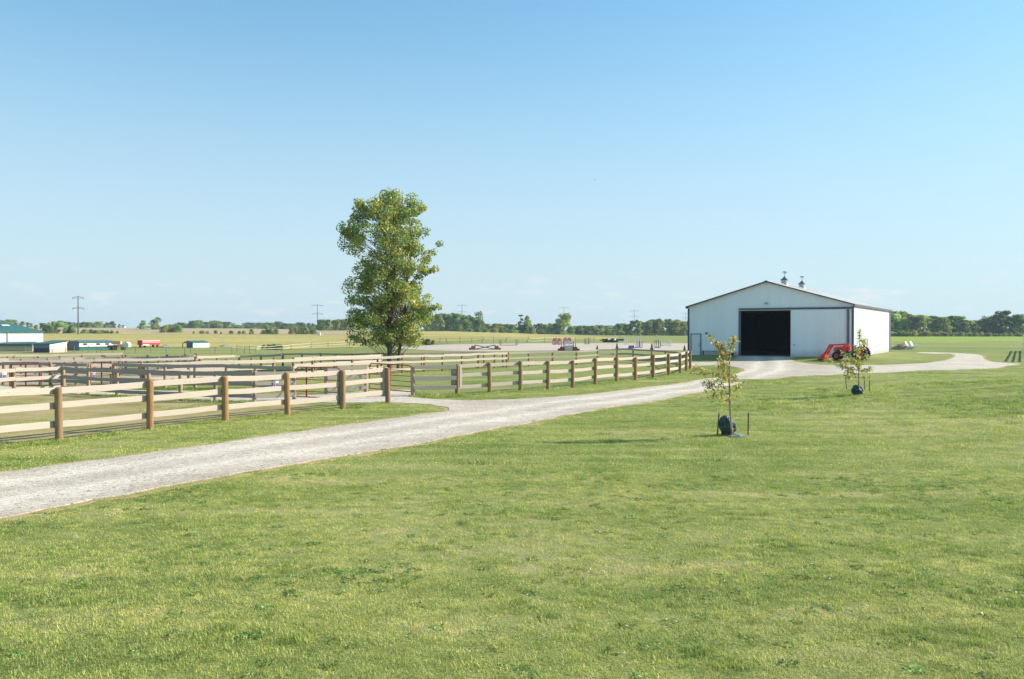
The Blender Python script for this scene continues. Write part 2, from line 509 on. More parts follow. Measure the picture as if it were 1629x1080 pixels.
M['shade_wall'] = basic('shade_blue_boards', (0.17, 0.21, 0.28), 0.8, 0.2, var=0.15)  # walls turned from the sun: their blue-grey shade is in the colour
M['slate_roof'] = basic('grey_blue_roof', (0.14, 0.19, 0.22), 0.6, 0.3, var=0.12)
M['window'] = basic('window_glass', (0.05, 0.03, 0.035), 0.2, 0.6)
M['orange'] = basic('orange_boards', (0.45, 0.2, 0.08), 0.85, 0.2)
M['rust'] = basic('rusty_steel', (0.25, 0.1, 0.06), 0.8, 0.2)
M['red_paint'] = basic('red_wagon_paint', (0.5, 0.02, 0.025), 0.5, 0.4, var=0.12)
M['pink_paint'] = basic('red_and_white_jump', (0.62, 0.22, 0.19), 0.6, 0.3, var=0.1)
M['jump_brown'] = basic('brown_jump', (0.27, 0.14, 0.10), 0.8, 0.2)
M['jump_dark'] = basic('dark_green_jump', (0.12, 0.125, 0.10), 0.7, 0.3)
M['purple'] = basic('purple_plastic', (0.20, 0.10, 0.32), 0.4, 0.5, var=0.1)
M['steel_far'] = basic('weathered_pylon_steel', (0.13, 0.11, 0.105), 0.7, 0.3)
M['tape'] = basic('white_tape', (0.66, 0.62, 0.55), 0.7, 0.2, var=0.1)
M['wire_post'] = basic('thin_fence_post', (0.2, 0.19, 0.16), 0.85, 0.2, var=0.3)
M['junk'] = basic('dark_pipes', (0.06, 0.065, 0.075), 0.7, 0.3, var=0.4)
M['straw'] = basic('straw_pile', (0.42, 0.36, 0.27), 0.95, 0.1, var=0.2)

def m_soy():
    m, nt, b = mat('ripening_crop', 0.95, 0.1)
    pos = position(nt)
    r = noise(nt, mapping(nt, pos, (0.004, 0.05, 1), (0, 0, -0.1)), 1.0, 5, 0.6)
    c = ramp(nt, r, [(0.3, (0.34, 0.29, 0.085)), (0.5, (0.47, 0.38, 0.12)), (0.7, (0.56, 0.44, 0.17))])
    n = noise(nt, pos, 0.35, 5, 0.7)
    c = mixc(nt, 1.0, c, ramp(nt, n, [(0.3, (0.75, 0.8, 0.7)), (0.7, (1.2, 1.15, 1.2))]), 'MULTIPLY')
    nt.links.new(c, b.inputs['Base Color'])
    bump(nt, b, noise(nt, pos, 1.3, 5, 0.7), 0.8, 0.4)
    return m
M['soy'] = m_soy()
M['stubble'] = m_pasture('stubble', [(0.3, (0.42, 0.31, 0.16)), (0.7, (0.52, 0.39, 0.22))], 0.03, 0.6, 0.2)
M['meadow'] = m_pasture('bright_meadow', [(0.3, (0.24, 0.31, 0.04)), (0.7, (0.33, 0.38, 0.06))], 0.05, 1.2, 0.3)

# ------------------------------------------------------------------ mesh helpers
class MB:
    def __init__(s):
        s.v = []; s.f = []
    def add(s, vs_, fs):
        o = len(s.v); s.v += [tuple(v) for v in vs_]; s.f += [tuple(i + o for i in f) for f in fs]
    def box(s, c, size, rz=0.0, mtx=None):
        x, y, z = (k / 2 for k in size)
        m = mtx or Matrix.Rotation(rz, 3, 'Z')
        c = Vector(c)
        vs_ = [c + m @ Vector((a * x, b * y, d * z)) for a in (-1, 1) for b in (-1, 1) for d in (-1, 1)]
        s.add(vs_, [(0, 1, 3, 2), (4, 6, 7, 5), (0, 4, 5, 1), (2, 3, 7, 6), (0, 2, 6, 4), (1, 5, 7, 3)])
    def bar(s, p0, p1, w, h):
        """box beam from p0 to p1, w across, h upright"""
        p0, p1 = Vector(p0), Vector(p1)
        d = (p1 - p0); L_ = d.length; d.normalize()
        up = Vector((0, 0, 1)) if abs(d.z) < 0.95 else Vector((1, 0, 0))
        sd = d.cross(up).normalized(); up = sd.cross(d)
        m = Matrix((d, sd, up)).transposed()
        s.box((p0 + p1) / 2, (L_, w, h), mtx=m)
    def tube(s, pts, rad, n=8, cap=True):
        pts = [Vector(p) for p in pts]
        if not hasattr(rad, '__len__'): rad = [rad] * len(pts)
        o = len(s.v)
        for i, p in enumerate(pts):
            d = (pts[min(i + 1, len(pts) - 1)] - pts[max(i - 1, 0)]).normalized()
            a = Vector((0, 0, 1)) if abs(d.z) < 0.9 else Vector((1, 0, 0))
            x = d.cross(a).normalized(); y = d.cross(x)
            for k in range(n):
                t = 2 * math.pi * k / n
                s.v.append(tuple(p + (x * math.cos(t) + y * math.sin(t)) * rad[i]))
        for i in range(len(pts) - 1):
            for k in range(n):
                a = o + i * n + k; b = o + i * n + (k + 1) % n
                s.f.append((a, b, b + n, a + n))
        if cap:
            s.f.append(tuple(o + k for k in range(n))[::-1])
            s.f.append(tuple(o + (len(pts) - 1) * n + k for k in range(n)))
    def lathe(s, c, prof, n=16):
        c = Vector(c); o = len(s.v)
        for r, z in prof:
            for k in range(n):
                t = 2 * math.pi * k / n
                s.v.append((c.x + r * math.cos(t), c.y + r * math.sin(t), c.z + z))
        for i in range(len(prof) - 1):
            for k in range(n):
                a = o + i * n + k; b = o + i * n + (k + 1) % n
                s.f.append((a, b, b + n, a + n))
        s.f.append(tuple(o + k for k in range(n))[::-1])
        s.f.append(tuple(o + (len(prof) - 1) * n + k for k in range(n)))
    def wheel(s, c, ax, r0, r1, w, n=24):
        """ring (tyre) about axis ax (unit), outer r0, inner r1, width w"""
        c = Vector(c); ax = Vector(ax).normalized()
        a = Vector((0, 0, 1)); x = ax.cross(a).normalized(); y = ax.cross(x)
        prof = [(r1, -w / 2), (r0 * .93, -w / 2), (r0, -w * .32), (r0, w * .32), (r0 * .93, w / 2), (r1, w / 2)]
        o = len(s.v)
        for r, h in prof:
            for k in range(n):
                t = 2 * math.pi * k / n
                s.v.append(tuple(c + ax * h + (x * math.cos(t) + y * math.sin(t)) * r))
        m_ = len(prof)
        for i in range(m_):
            j = (i + 1) % m_
            for k in range(n):
                q = (k + 1) % n
                s.f.append((o + i * n + k, o + i * n + q, o + j * n + q, o + j * n + k))
    def prism(s, poly, y0, y1):
        """extrude an XZ polygon from y0 to y1"""
        n = len(poly); o = len(s.v)
        s.v += [(x, y0, z) for x, z in poly] + [(x, y1, z) for x, z in poly]
        s.f.append(tuple(o + i for i in range(n))); s.f.append(tuple(o + n + i for i in range(n))[::-1])
        for i in range(n):
            j = (i + 1) % n
            s.f.append((o + i, o + n + i, o + n + j, o + j))
    def mesh(s, name, m, smooth=False):
        me = bpy.data.meshes.new(name)
        me.from_pydata(s.v, [], s.f)
        bm = bmesh.new(); bm.from_mesh(me)
        bmesh.ops.recalc_face_normals(bm, faces=bm.faces)
        bm.to_mesh(me); bm.free()
        if m: me.materials.append(m)
        if smooth:
            me.shade_smooth()
            try: me.set_sharp_from_angle(angle=R(40))
            except Exception: pass
        return me
    def build(s, name, m, parent=None, smooth=False):
        return link(name, s.mesh(name, m, smooth), parent)

def link(name, me, parent=None):
    o = bpy.data.objects.new(name, me); COL.objects.link(o)
    if parent is not None: o.parent = parent
    return o

def tag(o, label=None, cat=None, group=None, kind=None):
    if label: o['label'] = label
    if cat: o['category'] = cat
    if group: o['group'] = group
    if kind: o['kind'] = kind
    return o

def thing(name, label, cat, loc, rz=0.0, group=None):
    o = bpy.data.objects.new(name, None); COL.objects.link(o)
    o.empty_display_size = 0.3
    o.location = loc; o.rotation_euler = (0, 0, rz)
    return tag(o, label, cat, group)

def copy_tree(o, label=None, group=None, loc=None, rz=None, scale=None):
    kids = {}
    for ob in list(COL.objects):
        if ob.parent is not None:
            kids.setdefault(ob.parent.name, []).append(ob)
    def rec(a, parent):
        c = a.copy(); COL.objects.link(c)
        if parent is not None: c.parent = parent
        for ch in kids.get(a.name, []): rec(ch, c)
        return c
    c = rec(o, None)
    if label: c['label'] = label
    if group: c['group'] = group
    if loc is not None: c.location = loc
    if rz is not None: c.rotation_euler = (0, 0, rz)
    if scale is not None: c.scale = scale
    return c

def gpt(xy, dz=0.0):
    return (xy[0], xy[1], tz(*xy) + dz)

# ------------------------------------------------------------------ ground and sheets
def axis(lo, a, b, hi, step, grow=1.06):
    mid = list(np.arange(a, b + 1e-6, step))
    left = []; s = step; x = a
    while x > lo:
        s *= grow; x -= s; left.append(x)
    right = []; s = step; x = b
    while x < hi:
        s *= grow; x += s; right.append(x)
    return np.array(left[::-1] + mid + right)

gx = axis(-3500, -46, 62, 3500, 0.9)
gy = axis(-300, 3, 125, 4500, 0.9)
X, Y = np.meshgrid(gx, gy)
Z = terrain(X, Y)
nx, ny = len(gx), len(gy)
idx = np.arange(nx * ny).reshape(ny, nx)
quads = np.stack([idx[:-1, :-1], idx[:-1, 1:], idx[1:, 1:], idx[1:, :-1]], -1).reshape(-1, 4)

def np_mesh(name, co, faces4, m, attrs=None, smooth=False):
    me = bpy.data.meshes.new(name)
    n = len(co); k = faces4.shape[1]; nf = len(faces4)
    me.vertices.add(n); me.vertices.foreach_set('co', np.asarray(co, dtype=np.float32).ravel())
    me.loops.add(nf * k); me.loops.foreach_set('vertex_index', faces4.astype(np.int32).ravel())
    me.polygons.add(nf); me.polygons.foreach_set('loop_start', np.arange(0, nf * k, k, dtype=np.int32))
    me.update(calc_edges=True)
    if attrs:
        for nm, arr in attrs.items():
            a = me.attributes.new(nm, 'FLOAT', 'POINT'); a.data.foreach_set('value', np.asarray(arr, dtype=np.float32))
    if m: me.materials.append(m)
    if smooth: me.shade_smooth()
    return me

g = link('ground', np_mesh('ground', np.stack([X, Y, Z], -1).reshape(-1, 3), quads, M['ground'], smooth=True))
tag(g, kind='structure')

def resample(poly, step, jit, closed=True, seed=0):
    out = []
    n = len(poly)
    for i in range(n if closed else n - 1):
        a = np.array(poly[i], float); b = np.array(poly[(i + 1) % n], float)
        L_ = np.hypot(*(b - a)); k = max(1, min(400, int(L_ / step)))
        nrm = np.array((-(b - a)[1], (b - a)[0])) / max(L_, 1e-6)
        for j in range(k):
            p = a + (b - a) * j / k
            w = mnoise.noise(Vector((p[0] * 0.9, p[1] * 0.9, seed))) + 0.6 * mnoise.noise(Vector((p[0] * 3.1, p[1] * 3.1, seed + 5)))
            out.append(tuple(p + nrm * w * jit))
    return out

def catmull(poly, k=4):
    """smooth a closed outline"""
    n = len(poly); out = []
    P = [np.array(p, float) for p in poly]
    for i in range(n):
        p0, p1, p2, p3 = P[i - 1], P[i], P[(i + 1) % n], P[(i + 2) % n]
        # centripetal-ish: chord-scaled tangents keep corners tame
        d1 = np.hypot(*(p2 - p1)); 
        t1 = (p2 - p0) / max(np.hypot(*(p2 - p1)) + np.hypot(*(p1 - p0)), 1e-6) * d1
        t2 = (p3 - p1) / max(np.hypot(*(p3 - p2)) + np.hypot(*(p2 - p1)), 1e-6) * d1
        for j in range(k):
            t = j / k; t_2, t_3 = t * t, t * t * t
            out.append(tuple((2 * t_3 - 3 * t_2 + 1) * p1 + (t_3 - 2 * t_2 + t) * t1 + (-2 * t_3 + 3 * t_2) * p2 + (t_3 - t_2) * t2))
    return out

def inside(poly, x, y):
    poly = np.asarray(poly); x = np.asarray(x); y = np.asarray(y)
    c = np.zeros(x.shape, bool); j = len(poly) - 1
    for i in range(len(poly)):
        xi, yi = poly[i]; xj, yj = poly[j]
        cond = ((yi > y) != (yj > y)) & (x < (xj - xi) * (y - yi) / (yj - yi + 1e-12) + xi)
        c ^= cond; j = i
    return c

def sheet(name, poly, m, dz, grid=2.5, extra=None):
    poly = [tuple(p) for p in poly]
    xs = [p[0] for p in poly]; ys = [p[1] for p in poly]
    GX, GY = np.meshgrid(np.arange(min(xs), max(xs), grid), np.arange(min(ys), max(ys), grid))
    GX = GX.ravel() + 0.013; GY = GY.ravel() + 0.017
    ins = inside(poly, GX, GY)
    pts = [Vector(p) for p in poly] + [Vector((a, b)) for a, b in zip(GX[ins], GY[ins])]
    n = len(poly)
    r = delaunay_2d_cdt(pts, [], [list(range(n))], 1, 1e-4)
    co = np.array([(v.x, v.y) for v in r[0]])
    z = terrain(co[:, 0], co[:, 1]) + dz
    me = bpy.data.meshes.new(name)
    me.from_pydata([(a, b, c) for (a, b), c in zip(co, z)], [], [tuple(f) for f in r[2]])
    bm = bmesh.new(); bm.from_mesh(me)
    for f in bm.faces:
        if f.normal.z < 0: f.normal_flip()
    # turned-down rim so that no gap shows under the edge
    rim = [e for e in bm.edges if len(e.link_faces) == 1]
    low = {}
    for e in rim:
        for v in e.verts:
            if v not in low: low[v] = bm.verts.new((v.co.x, v.co.y, v.co.z - dz - 0.04))
    for e in rim:
        a, b = e.verts
        bm.faces.new((a, b, low[b], low[a]))
    bm.to_mesh(me); bm.free()
    if extra is not None:
        vv = np.array([v.co[:2] for v in me.vertices])
        a_ = me.attributes.new('across', 'FLOAT', 'POINT'); a_.data.foreach_set('value', extra(vv).astype(np.float32))
    me.materials.append(m)
    o = link(name, me)
    return tag(o, kind='structure')

ROAD_PX = [(-150, 868), (0, 827), (100, 806), (200, 787), (300, 768), (400, 750), (500, 733), (600, 717), (700, 700), (800, 680),
           (900, 661), (1000, 644), (1100, 626), (1178, 610), (1230, 603), (1280, 598), (1360, 594), (1440, 591), (1504, 589),
           (1570, 586.5), (1600, 582), (1620, 578.7), (1600, 577.5), (1578, 576), (1564, 571), (1562, 566), (1545, 563.2), (1510, 561.2), (1462, 560.2),
           (1464, 561.8), (1505, 562.6), (1519, 565), (1512, 571), (1485, 576.5), (1440, 579.5), (1400, 581), (1340, 581.5),
           (1295, 579.5), (1266, 575.5), (1256, 571.5), (1256, 567.6), (1180, 566.8), (1172, 571), (1160, 574.5), (1130, 576), (1099, 577.2),
           (1098, 582.5), (1140, 581), (1170, 584), (1185, 590), (1168, 596), (1132, 602), (1095, 608), (1050, 614.5),
           (1000, 620), (940, 627), (880, 632), (830, 635), (790, 636), (748, 638), (715, 636.5), (672, 634.5), (652, 631.5), (642, 630), (624, 640),
           (650, 642), (692, 645), (717, 650.5), (702, 656.5), (650, 663), (560, 675), (450, 691), (330, 708), (200, 727), (100, 740), (0, 752), (-150, 770)]
ROAD = [at(*p) for p in ROAD_PX]
ROAD_S = catmull(ROAD, 4)
road_edge = resample(ROAD_S, 0.22, 0.20, seed=3)
LANE_PX = [(655, 632), (642, 641), (600, 641), (540, 641), (480, 640), (403, 640.5), (342, 638.5), (283, 634), (186, 630), (100, 626), (0, 621), (-80, 617),
           (-80, 611), (0, 614), (100, 617), (186, 619.5), (283, 622.5), (342, 625), (403, 627), (470, 629), (560, 624), (620, 621), (655, 621)]
LANE = [at(*p) for p in LANE_PX]
lane_edge = resample(catmull(LANE, 3), 0.4, 0.15, seed=8)
def offset_poly(poly, d):
    P = np.array(poly); n = len(P)
    nxt = np.roll(P, -2, 0); prv = np.roll(P, 2, 0)
    t = nxt - prv; t /= (np.hypot(t[:, 0], t[:, 1])[:, None] + 1e-9)
    nrm = np.stack([t[:, 1], -t[:, 0]], -1)
    area = 0.5 * np.sum(P[:, 0] * np.roll(P[:, 1], -1) - np.roll(P[:, 0], -1) * P[:, 1])
    sgn = 1 if area > 0 else -1
    w = np.array([0.65 + 0.7 * mnoise.noise(Vector((p[0] * 0.6, p[1] * 0.6, 9))) + 0.5 * mnoise.noise(Vector((p[0] * 2.3, p[1] * 2.3, 4))) for p in P])
    return [tuple(q) for q in P + sgn * nrm * d * np.clip(w, 0.1, 2)[:, None]]

CENTRE = []
for px, a, b in ((-150, 868, 770), (0, 827, 752), (100, 806, 740), (200, 787, 727), (330, 762, 708), (450, 741, 691), (560, 723, 675), (650, 708, 663), (760, 687, 648), (880, 664, 632), (1000, 644, 620), (1095, 627, 608), (1168, 612, 596)):
    p, q = at(px, a), at(px, b); CENTRE.append(((p[0] + q[0]) / 2, (p[1] + q[1]) / 2))
CENTRE += [at(1222, 588), at(1222, 578), at(1220, 567)]
def across(vv):
    best = np.full(len(vv), 99.0)
    for (x0, y0), (x1, y1) in zip(CENTRE, CENTRE[1:]):
        d = np.array((x1 - x0, y1 - y0)); L2 = d @ d
        u = np.clip(((vv - (x0, y0)) @ d) / L2, 0, 1)
        best = np.minimum(best, np.hypot(*(vv - (np.array((x0, y0)) + u[:, None] * d)).T))
    return best
sheet('verge', offset_poly(road_edge, 0.38), M['verge'], 0.008, 0.6)
sheet('gravel_road', road_edge, M['gravel'], 0.026, 0.6, across)
sheet('gravel_lane', lane_edge, M['gravel'], 0.022, 2.5, lambda v: np.full(len(v), 9.0))

# paddocks (left, behind the long fence) and right of the lane
A_POSTS = [D(-265, 18.2), D(-75, 20.7), D(93, 23.3), D(238, 25.9), D(358, 28.3), D(457, 30.8), D(545, 33.1), D(617, 35.4)]
E_POSTS = [D(101, 41.5), D(140, 40.6), D(186, 39.5), D(236, 38.4), D(287, 37.4), D(342, 36.4), D(404, 36.0), D(468, 37.0)]
B_POSTS = [D(727, 40.1), D(779, 41.2), D(828, 42.3), D(872, 43.8), D(911, 45.4), D(947, 47.4), D(981, 49.8), D(1011, 51.9), D(1039, 54.0), D(1064, 56.6), D(1082, 60.6), D(1092, 64.3), D(1098, 67.2)]
DP_POSTS = [D(230, 45.6), D(300, 47.4), D(370, 49.5), D(435, 51.8), D(497, 54.5), D(560, 57.5), D(601, 59.4), D(640, 61.2), D(675, 63.0), D(704, 64.7), D(735, 66.6), D(761, 68.2), D(787, 69.8), D(806, 71)]
C_POSTS = [D(808, 71.2), D(841, 73.2), D(879, 75), D(917, 76.7), D(950.5, 79.5), D(981.5, 80.5), D(1007.6, 80), D(1037, 78), D(1058.5, 75.7), D(1077, 71.5), D(1091, 68)]
pad1 = resample(A_POSTS[:-1] + [D(470, 35.5)] + E_POSTS[::-1] + [D(-150, 36), D(-420, 25)], 0.8, 0.25, seed=21)
sheet('paddock_ground', pad1, M['paddock'], 0.010, 3)
pad2 = resample([D(660, 39.3)] + B_POSTS + C_POSTS[::-1] + DP_POSTS[:5:-1] + [D(560, 52), D(590, 42)], 0.8, 0.3, seed=31)
sheet('green_paddock', pad2, M['paddock_green'], 0.010, 3)
lot = resample([D(-120, 48), D(60, 47.6), D(140, 46.8), D(230, 46), D(300, 48), D(370, 50), D(435, 53), D(470, 56), D(430, 60), D(330, 66), D(200, 71), D(60, 72), D(-150, 70)], 1.0, 0.5, seed=41)
sheet('dry_lot', lot, M['drylot'], 0.010, 3)
ARENA_PX = [(628, 553.2), (660, 550.4), (700, 548.6), (770, 547.2), (850, 546.2), (960, 546), (1100, 546.3), (1130, 549), (1125, 556.5), (1000, 557.4), (860, 557.8), (760, 558.8), (700, 557.8), (655, 555.6)]
sheet('sand_arena', resample(catmull([at(*p) for p in ARENA_PX], 4), 1.0, 0.35, seed=51), M['sand'], 0.03, 6)
def polar(px, d): return D(px, d)
soy = [polar(p, d) for p, d in ((-900, 212), (-300, 235), (70, 255), (250, 262), (340, 258), (420, 235), (560, 232), (680, 262), (760, 285), (860, 305), (960, 330), (985, 420), (900, 560), (800, 620), (720, 640), (690, 560), (560, 470), (400, 465), (250, 470), (95, 470), (-200, 480), (-900, 480))]
sheet('crop_field', resample(soy, 4.0, 2.2, seed=61), M['soy'], 0.07, 8)
stub = [polar(p, d) for p, d in ((-900, 476), (-200, 478), (95, 466), (250, 466), (400, 461), (560, 466), (600, 700), (500, 760), (0, 760), (-900, 760))]
sheet('stubble_field', resample(stub, 8.0, 1.5, seed=71), M['stubble'], 0.12, 14)
mead = [polar(p, d) for p, d in ((1385, 235), (1500, 240), (1629, 255), (2100, 260), (2100, 515), (1629, 515), (1380, 515), (1330, 400))]
sheet('meadow', resample(mead, 4.0, 4.0, seed=81), M['meadow'], 0.04, 10)

# ------------------------------------------------------------------ fences
def rail_mesh(seed, m, name):
    rr = random.Random(seed)
    b = MB()
    n = 8; bow = rr.uniform(-.16, .07); wob = [rr.uniform(-.05, .05) for _ in range(n + 1)]
    prof = [(-.5, -.46), (-.42, -.5), (.42, -.5), (.5, -.46), (.5, .46), (.42, .5), (-.42, .5), (-.5, .46)]
    for i in range(n + 1):
        t = i / n - .5
        zz = bow * (1 - 4 * t * t) + wob[i] * .5
        for y, z in prof:
            b.v.append((t, y, z + zz))
    k = len(prof)
    for i in range(n):
        for j in range(k):
            q = (j + 1) % k
            b.f.append((i * k + j, i * k + q, (i + 1) * k + q, (i + 1) * k + j))
    b.f.append(tuple(range(k))[::-1]); b.f.append(tuple(n * k + j for j in range(k)))
    return b.mesh(name, m)

def post_mesh(seed, m, name):
    rr = random.Random(seed)
    b = MB()
    prof = [(1.03, -.12), (1.03, 0), (1.0, .3), (.97, .6), (.96, .93), (.93, .975), (.8, .992), (.45, 1.0)]
    b.lathe((0, 0, 0), prof, 16)
    ph = rr.uniform(0, 6)
    b.v = [(x * (1 + .04 * math.sin(3 * math.atan2(y, x) + ph + 2 * z)), y * (1 + .04 * math.sin(2 * math.atan2(y, x) + ph)), z + (0.012 * x if z > .9 else 0)) for x, y, z in b.v]
    return b.mesh(name, m, True)

RAILS = {k: [rail_mesh(i, M[k], 'rail') for i in range(6)] for k in ('rail', 'rail_shade_grey')}
POSTS = {k: [post_mesh(i, M[k], 'post') for i in range(4)] for k in ('post', 'post_pale')}
for k in ('rail', 'rail_shade_grey'):
    for me in RAILS[k]: me.name = 'rail'
frnd = random.Random(3)

def fence(label, pts, H, heights, rh, side, pr=0.1, cat='fence', rk='rail', pk='post', group=None, skip_first=False, skip_last=False, over=0.0, hv=0.03):
    """posts at pts, rails nailed on one side of the line (side=+1: left of travel)"""
    t = thing('rail_fence', label, cat, gpt(pts[0]), 0, group)
    o = Vector(t.location)
    hs = []
    for i, p in enumerate(pts):
        h = H * (1 + frnd.uniform(-hv, hv)); hs.append(h)
        if (i == 0 and skip_first) or (i == len(pts) - 1 and skip_last): continue
        q = link('post', frnd.choice(POSTS[pk]), t)
        q.location = Vector(gpt(p)) - o
        q.scale = (pr * frnd.uniform(.92, 1.06), pr * frnd.uniform(.92, 1.06), h)
        q.rotation_euler = (frnd.uniform(-.015, .015), frnd.uniform(-.015, .015), frnd.uniform(0, 6))
    for i in range(len(pts) - 1):
        a = Vector((*pts[i], tz(*pts[i]))); b = Vector((*pts[i + 1], tz(*pts[i + 1])))
        d = (b - a); d2 = Vector((d.x, d.y, 0)).normalized()
        nrm = Vector((-d2.y, d2.x, 0)) * side * (pr * .92 + .02)
        for h in heights:
            p = a + nrm + Vector((0, 0, h + frnd.uniform(-.02, .02))); q = b + nrm + Vector((0, 0, h + frnd.uniform(-.02, .02)))
            e0 = over if i == 0 else 0; e1 = over if i == len(pts) - 2 else 0
            p = p - d2 * e0; q = q + d2 * e1
            r = link('rail', frnd.choice(RAILS[rk]), t)
            dd = q - p
            r.location = (p + q) / 2 - o
            r.rotation_euler = (frnd.uniform(-.02, .02), -math.asin(dd.z / dd.length), math.atan2(dd.y, dd.x))
            r.scale = (dd.length - .012, .04, rh * frnd.uniform(.95, 1.04))
    return t

def batten(parent, xy, ang, h0, h1, off, w=0.19):
    o = Vector(parent.location)
    q = link('batten', frnd.choice(RAILS['rail_shade_grey']), parent)
    q.location = Vector((xy[0] + off[0], xy[1] + off[1], tz(*xy) + (h0 + h1) / 2)) - o
    q.rotation_euler = (0, -math.pi / 2, 0)
    q.rotation_euler = (Matrix.Rotation(ang, 3, 'Z') @ Matrix.Rotation(-math.pi / 2, 3, 'Y')).to_euler()
    q.scale = (h1 - h0, .035, w)
    return q

H3 = (1.40, 0.97, 0.45)
fA = fence('long pale three-rail fence of thick round posts beside the gravel road, left of the opening', A_POSTS, 1.5, H3, .178, +1, .105, over=.12)
fB = fence('pale three-rail fence running from the gate opening to the white barn along the road', B_POSTS, 1.47, (1.37, .92, .42), .17, +1, .1, over=.1)
ua = math.atan2(V[1], V[0])
batten(fA, A_POSTS[-1], ua, 0.3, 1.5, (-0.2, -.02), .22)
batten(fA, A_POSTS[-2], ua + 1.2, 0.15, 1.42, (-.16, .02), .14)
batten(fB, B_POSTS[0], ua, 0.4, 1.44, (-0.19, .0), .2)
batten(fB, B_POSTS[0], ua + math.pi / 2, 0.4, 1.4, (0.17, .06), .16)
fK = fence('short shaded grey three-rail panel closing the gap right of the gate opening', [D(657, 39.2), D(725, 40.0)], 1.46, (1.36, .87, .42), .185, -1, .105, rk='rail_shade_grey', pk='post_pale', skip_last=True)
HL = (1.19, .78, .26)
HT = (1.09, .70, .24)
fE = fence('shaded rail fence along the near edge of the gravel lane behind the long fence', E_POSTS, 1.28, HL, .17, -1, .085, rk='rail_shade_grey', pk='post_pale')
fH = fence('short sunlit rail fence at the far left running from the corner of the lane', [D(99, 41.6), D(22, 39.5), D(-70, 37.2)], 1.28, HL, .17, +1, .09, over=.05, rk='rail')
I1 = [D(-60, 48.4), D(5, 48), D(64, 47.5), D(103, 47), D(141, 46.5)]
I2 = [D(182, 46.2), D(225, 45.6), D(262, 44.9), D(310, 44.6), D(360, 44.2), D(406, 43.7), D(466, 42.8)]
fI1 = fence('grey rail fence beyond the lane, left of the narrow red gate', I1, 1.28, HL, .17, -1, .085, rk='rail_shade_grey', pk='post')
fI2 = fence('grey rail fence beyond the lane, right of the narrow red gate', I2, 1.28, HL, .17, -1, .085, rk='rail_shade_grey', pk='post_pale')
fJ = fence('grey rail panel between the two red gates behind the long fence', [D(519, 40.4), D(582, 41.5)], 1.3, HL, .17, -1, .095, rk='rail_shade_grey', pk='post_pale')
fD = fence('sunlit rail fence forming the far side of the green paddock, left of its corner', DP_POSTS, 1.27, HL, .17, -1, .085)
fC = fence('dark shaded rail fence curving round the far end of the green paddock before the arena', C_POSTS, 1.27, (1.2, .76, .26), .15, -1, .085, rk='rail_shade_grey', pk='post')
L_P = [D(80, 46.9), D(121, 47.6), D(177, 48.8), D(225, 50), D(274, 51.4), D(318, 52.8), D(360, 54.2), D(400, 55.9), D(436, 57.6)]
M_P = [D(-40, 56.4), D(13, 57.8), D(55, 58.6), D(95, 59.3), D(131, 60.2), D(166, 61), D(200, 61.8), D(234, 62.6), D(265, 63.6), D(294, 64.5), D(311, 65.2)]
N_P = [D(-60, 61.6), D(-20, 62.8), D(22, 64), D(60, 65.2), D(95, 66.2), D(130, 67.2), D(163, 68.2), D(195, 69.2)]
S_P = [D(-50, 51.6), D(-8, 52.6), D(34, 53.6), D(76, 54.4), D(118, 55.3), D(150, 56), D(190, 57), D(222, 57.9), D(252, 58.8), D(285, 59.8), D(322, 61)]
M2_P = [D(311, 58.8), D(345, 60.6), D(380, 62.4), D(415, 64.6), D(450, 66.6)]
O_P = [D(450, 66.8), D(480, 67), D(510, 67.2), D(535, 67.4), D(560, 67.7), D(607, 68), D(641, 68.4), D(671, 69), D(704, 69.7), D(735, 70.3), D(770, 71), D(800, 71.8)]
P_P = [D(466, 55.4), D(501, 57.2), D(532, 59.4), D(562, 61.6), D(590, 63.8), D(607, 65.4)]
fL = fence('pale rail fence of the dry paddock just beyond the grey lane fence on the left', L_P, 1.29, HT, .17, -1, .085)
fM = fence('pale rail fence at the far left with a row of brown post tops', M_P, 1.29, HT, .17, -1, .085)
fN = fence('farthest pale rail fence at the far left in front of the sheds', N_P, 1.27, HL, .17, -1, .08)
fS = fence('pale rail fence just in front of the row of brown post tops at the left', S_P, 1.26, HT, .17, -1, .085)
fM2 = fence('pale rail fence of the middle paddock in front of the small green-roofed shed', M2_P, 1.27, HL, .16, -1, .08)
fO = fence('thin dark far rail fence running behind the big tree', O_P, 1.26, (1.2, .72), .11, -1, .07, rk='rail_shade_grey')
fP = fence('pale rail fence ending at the trunk of the big tree', P_P, 1.28, HL, .16, -1, .085)

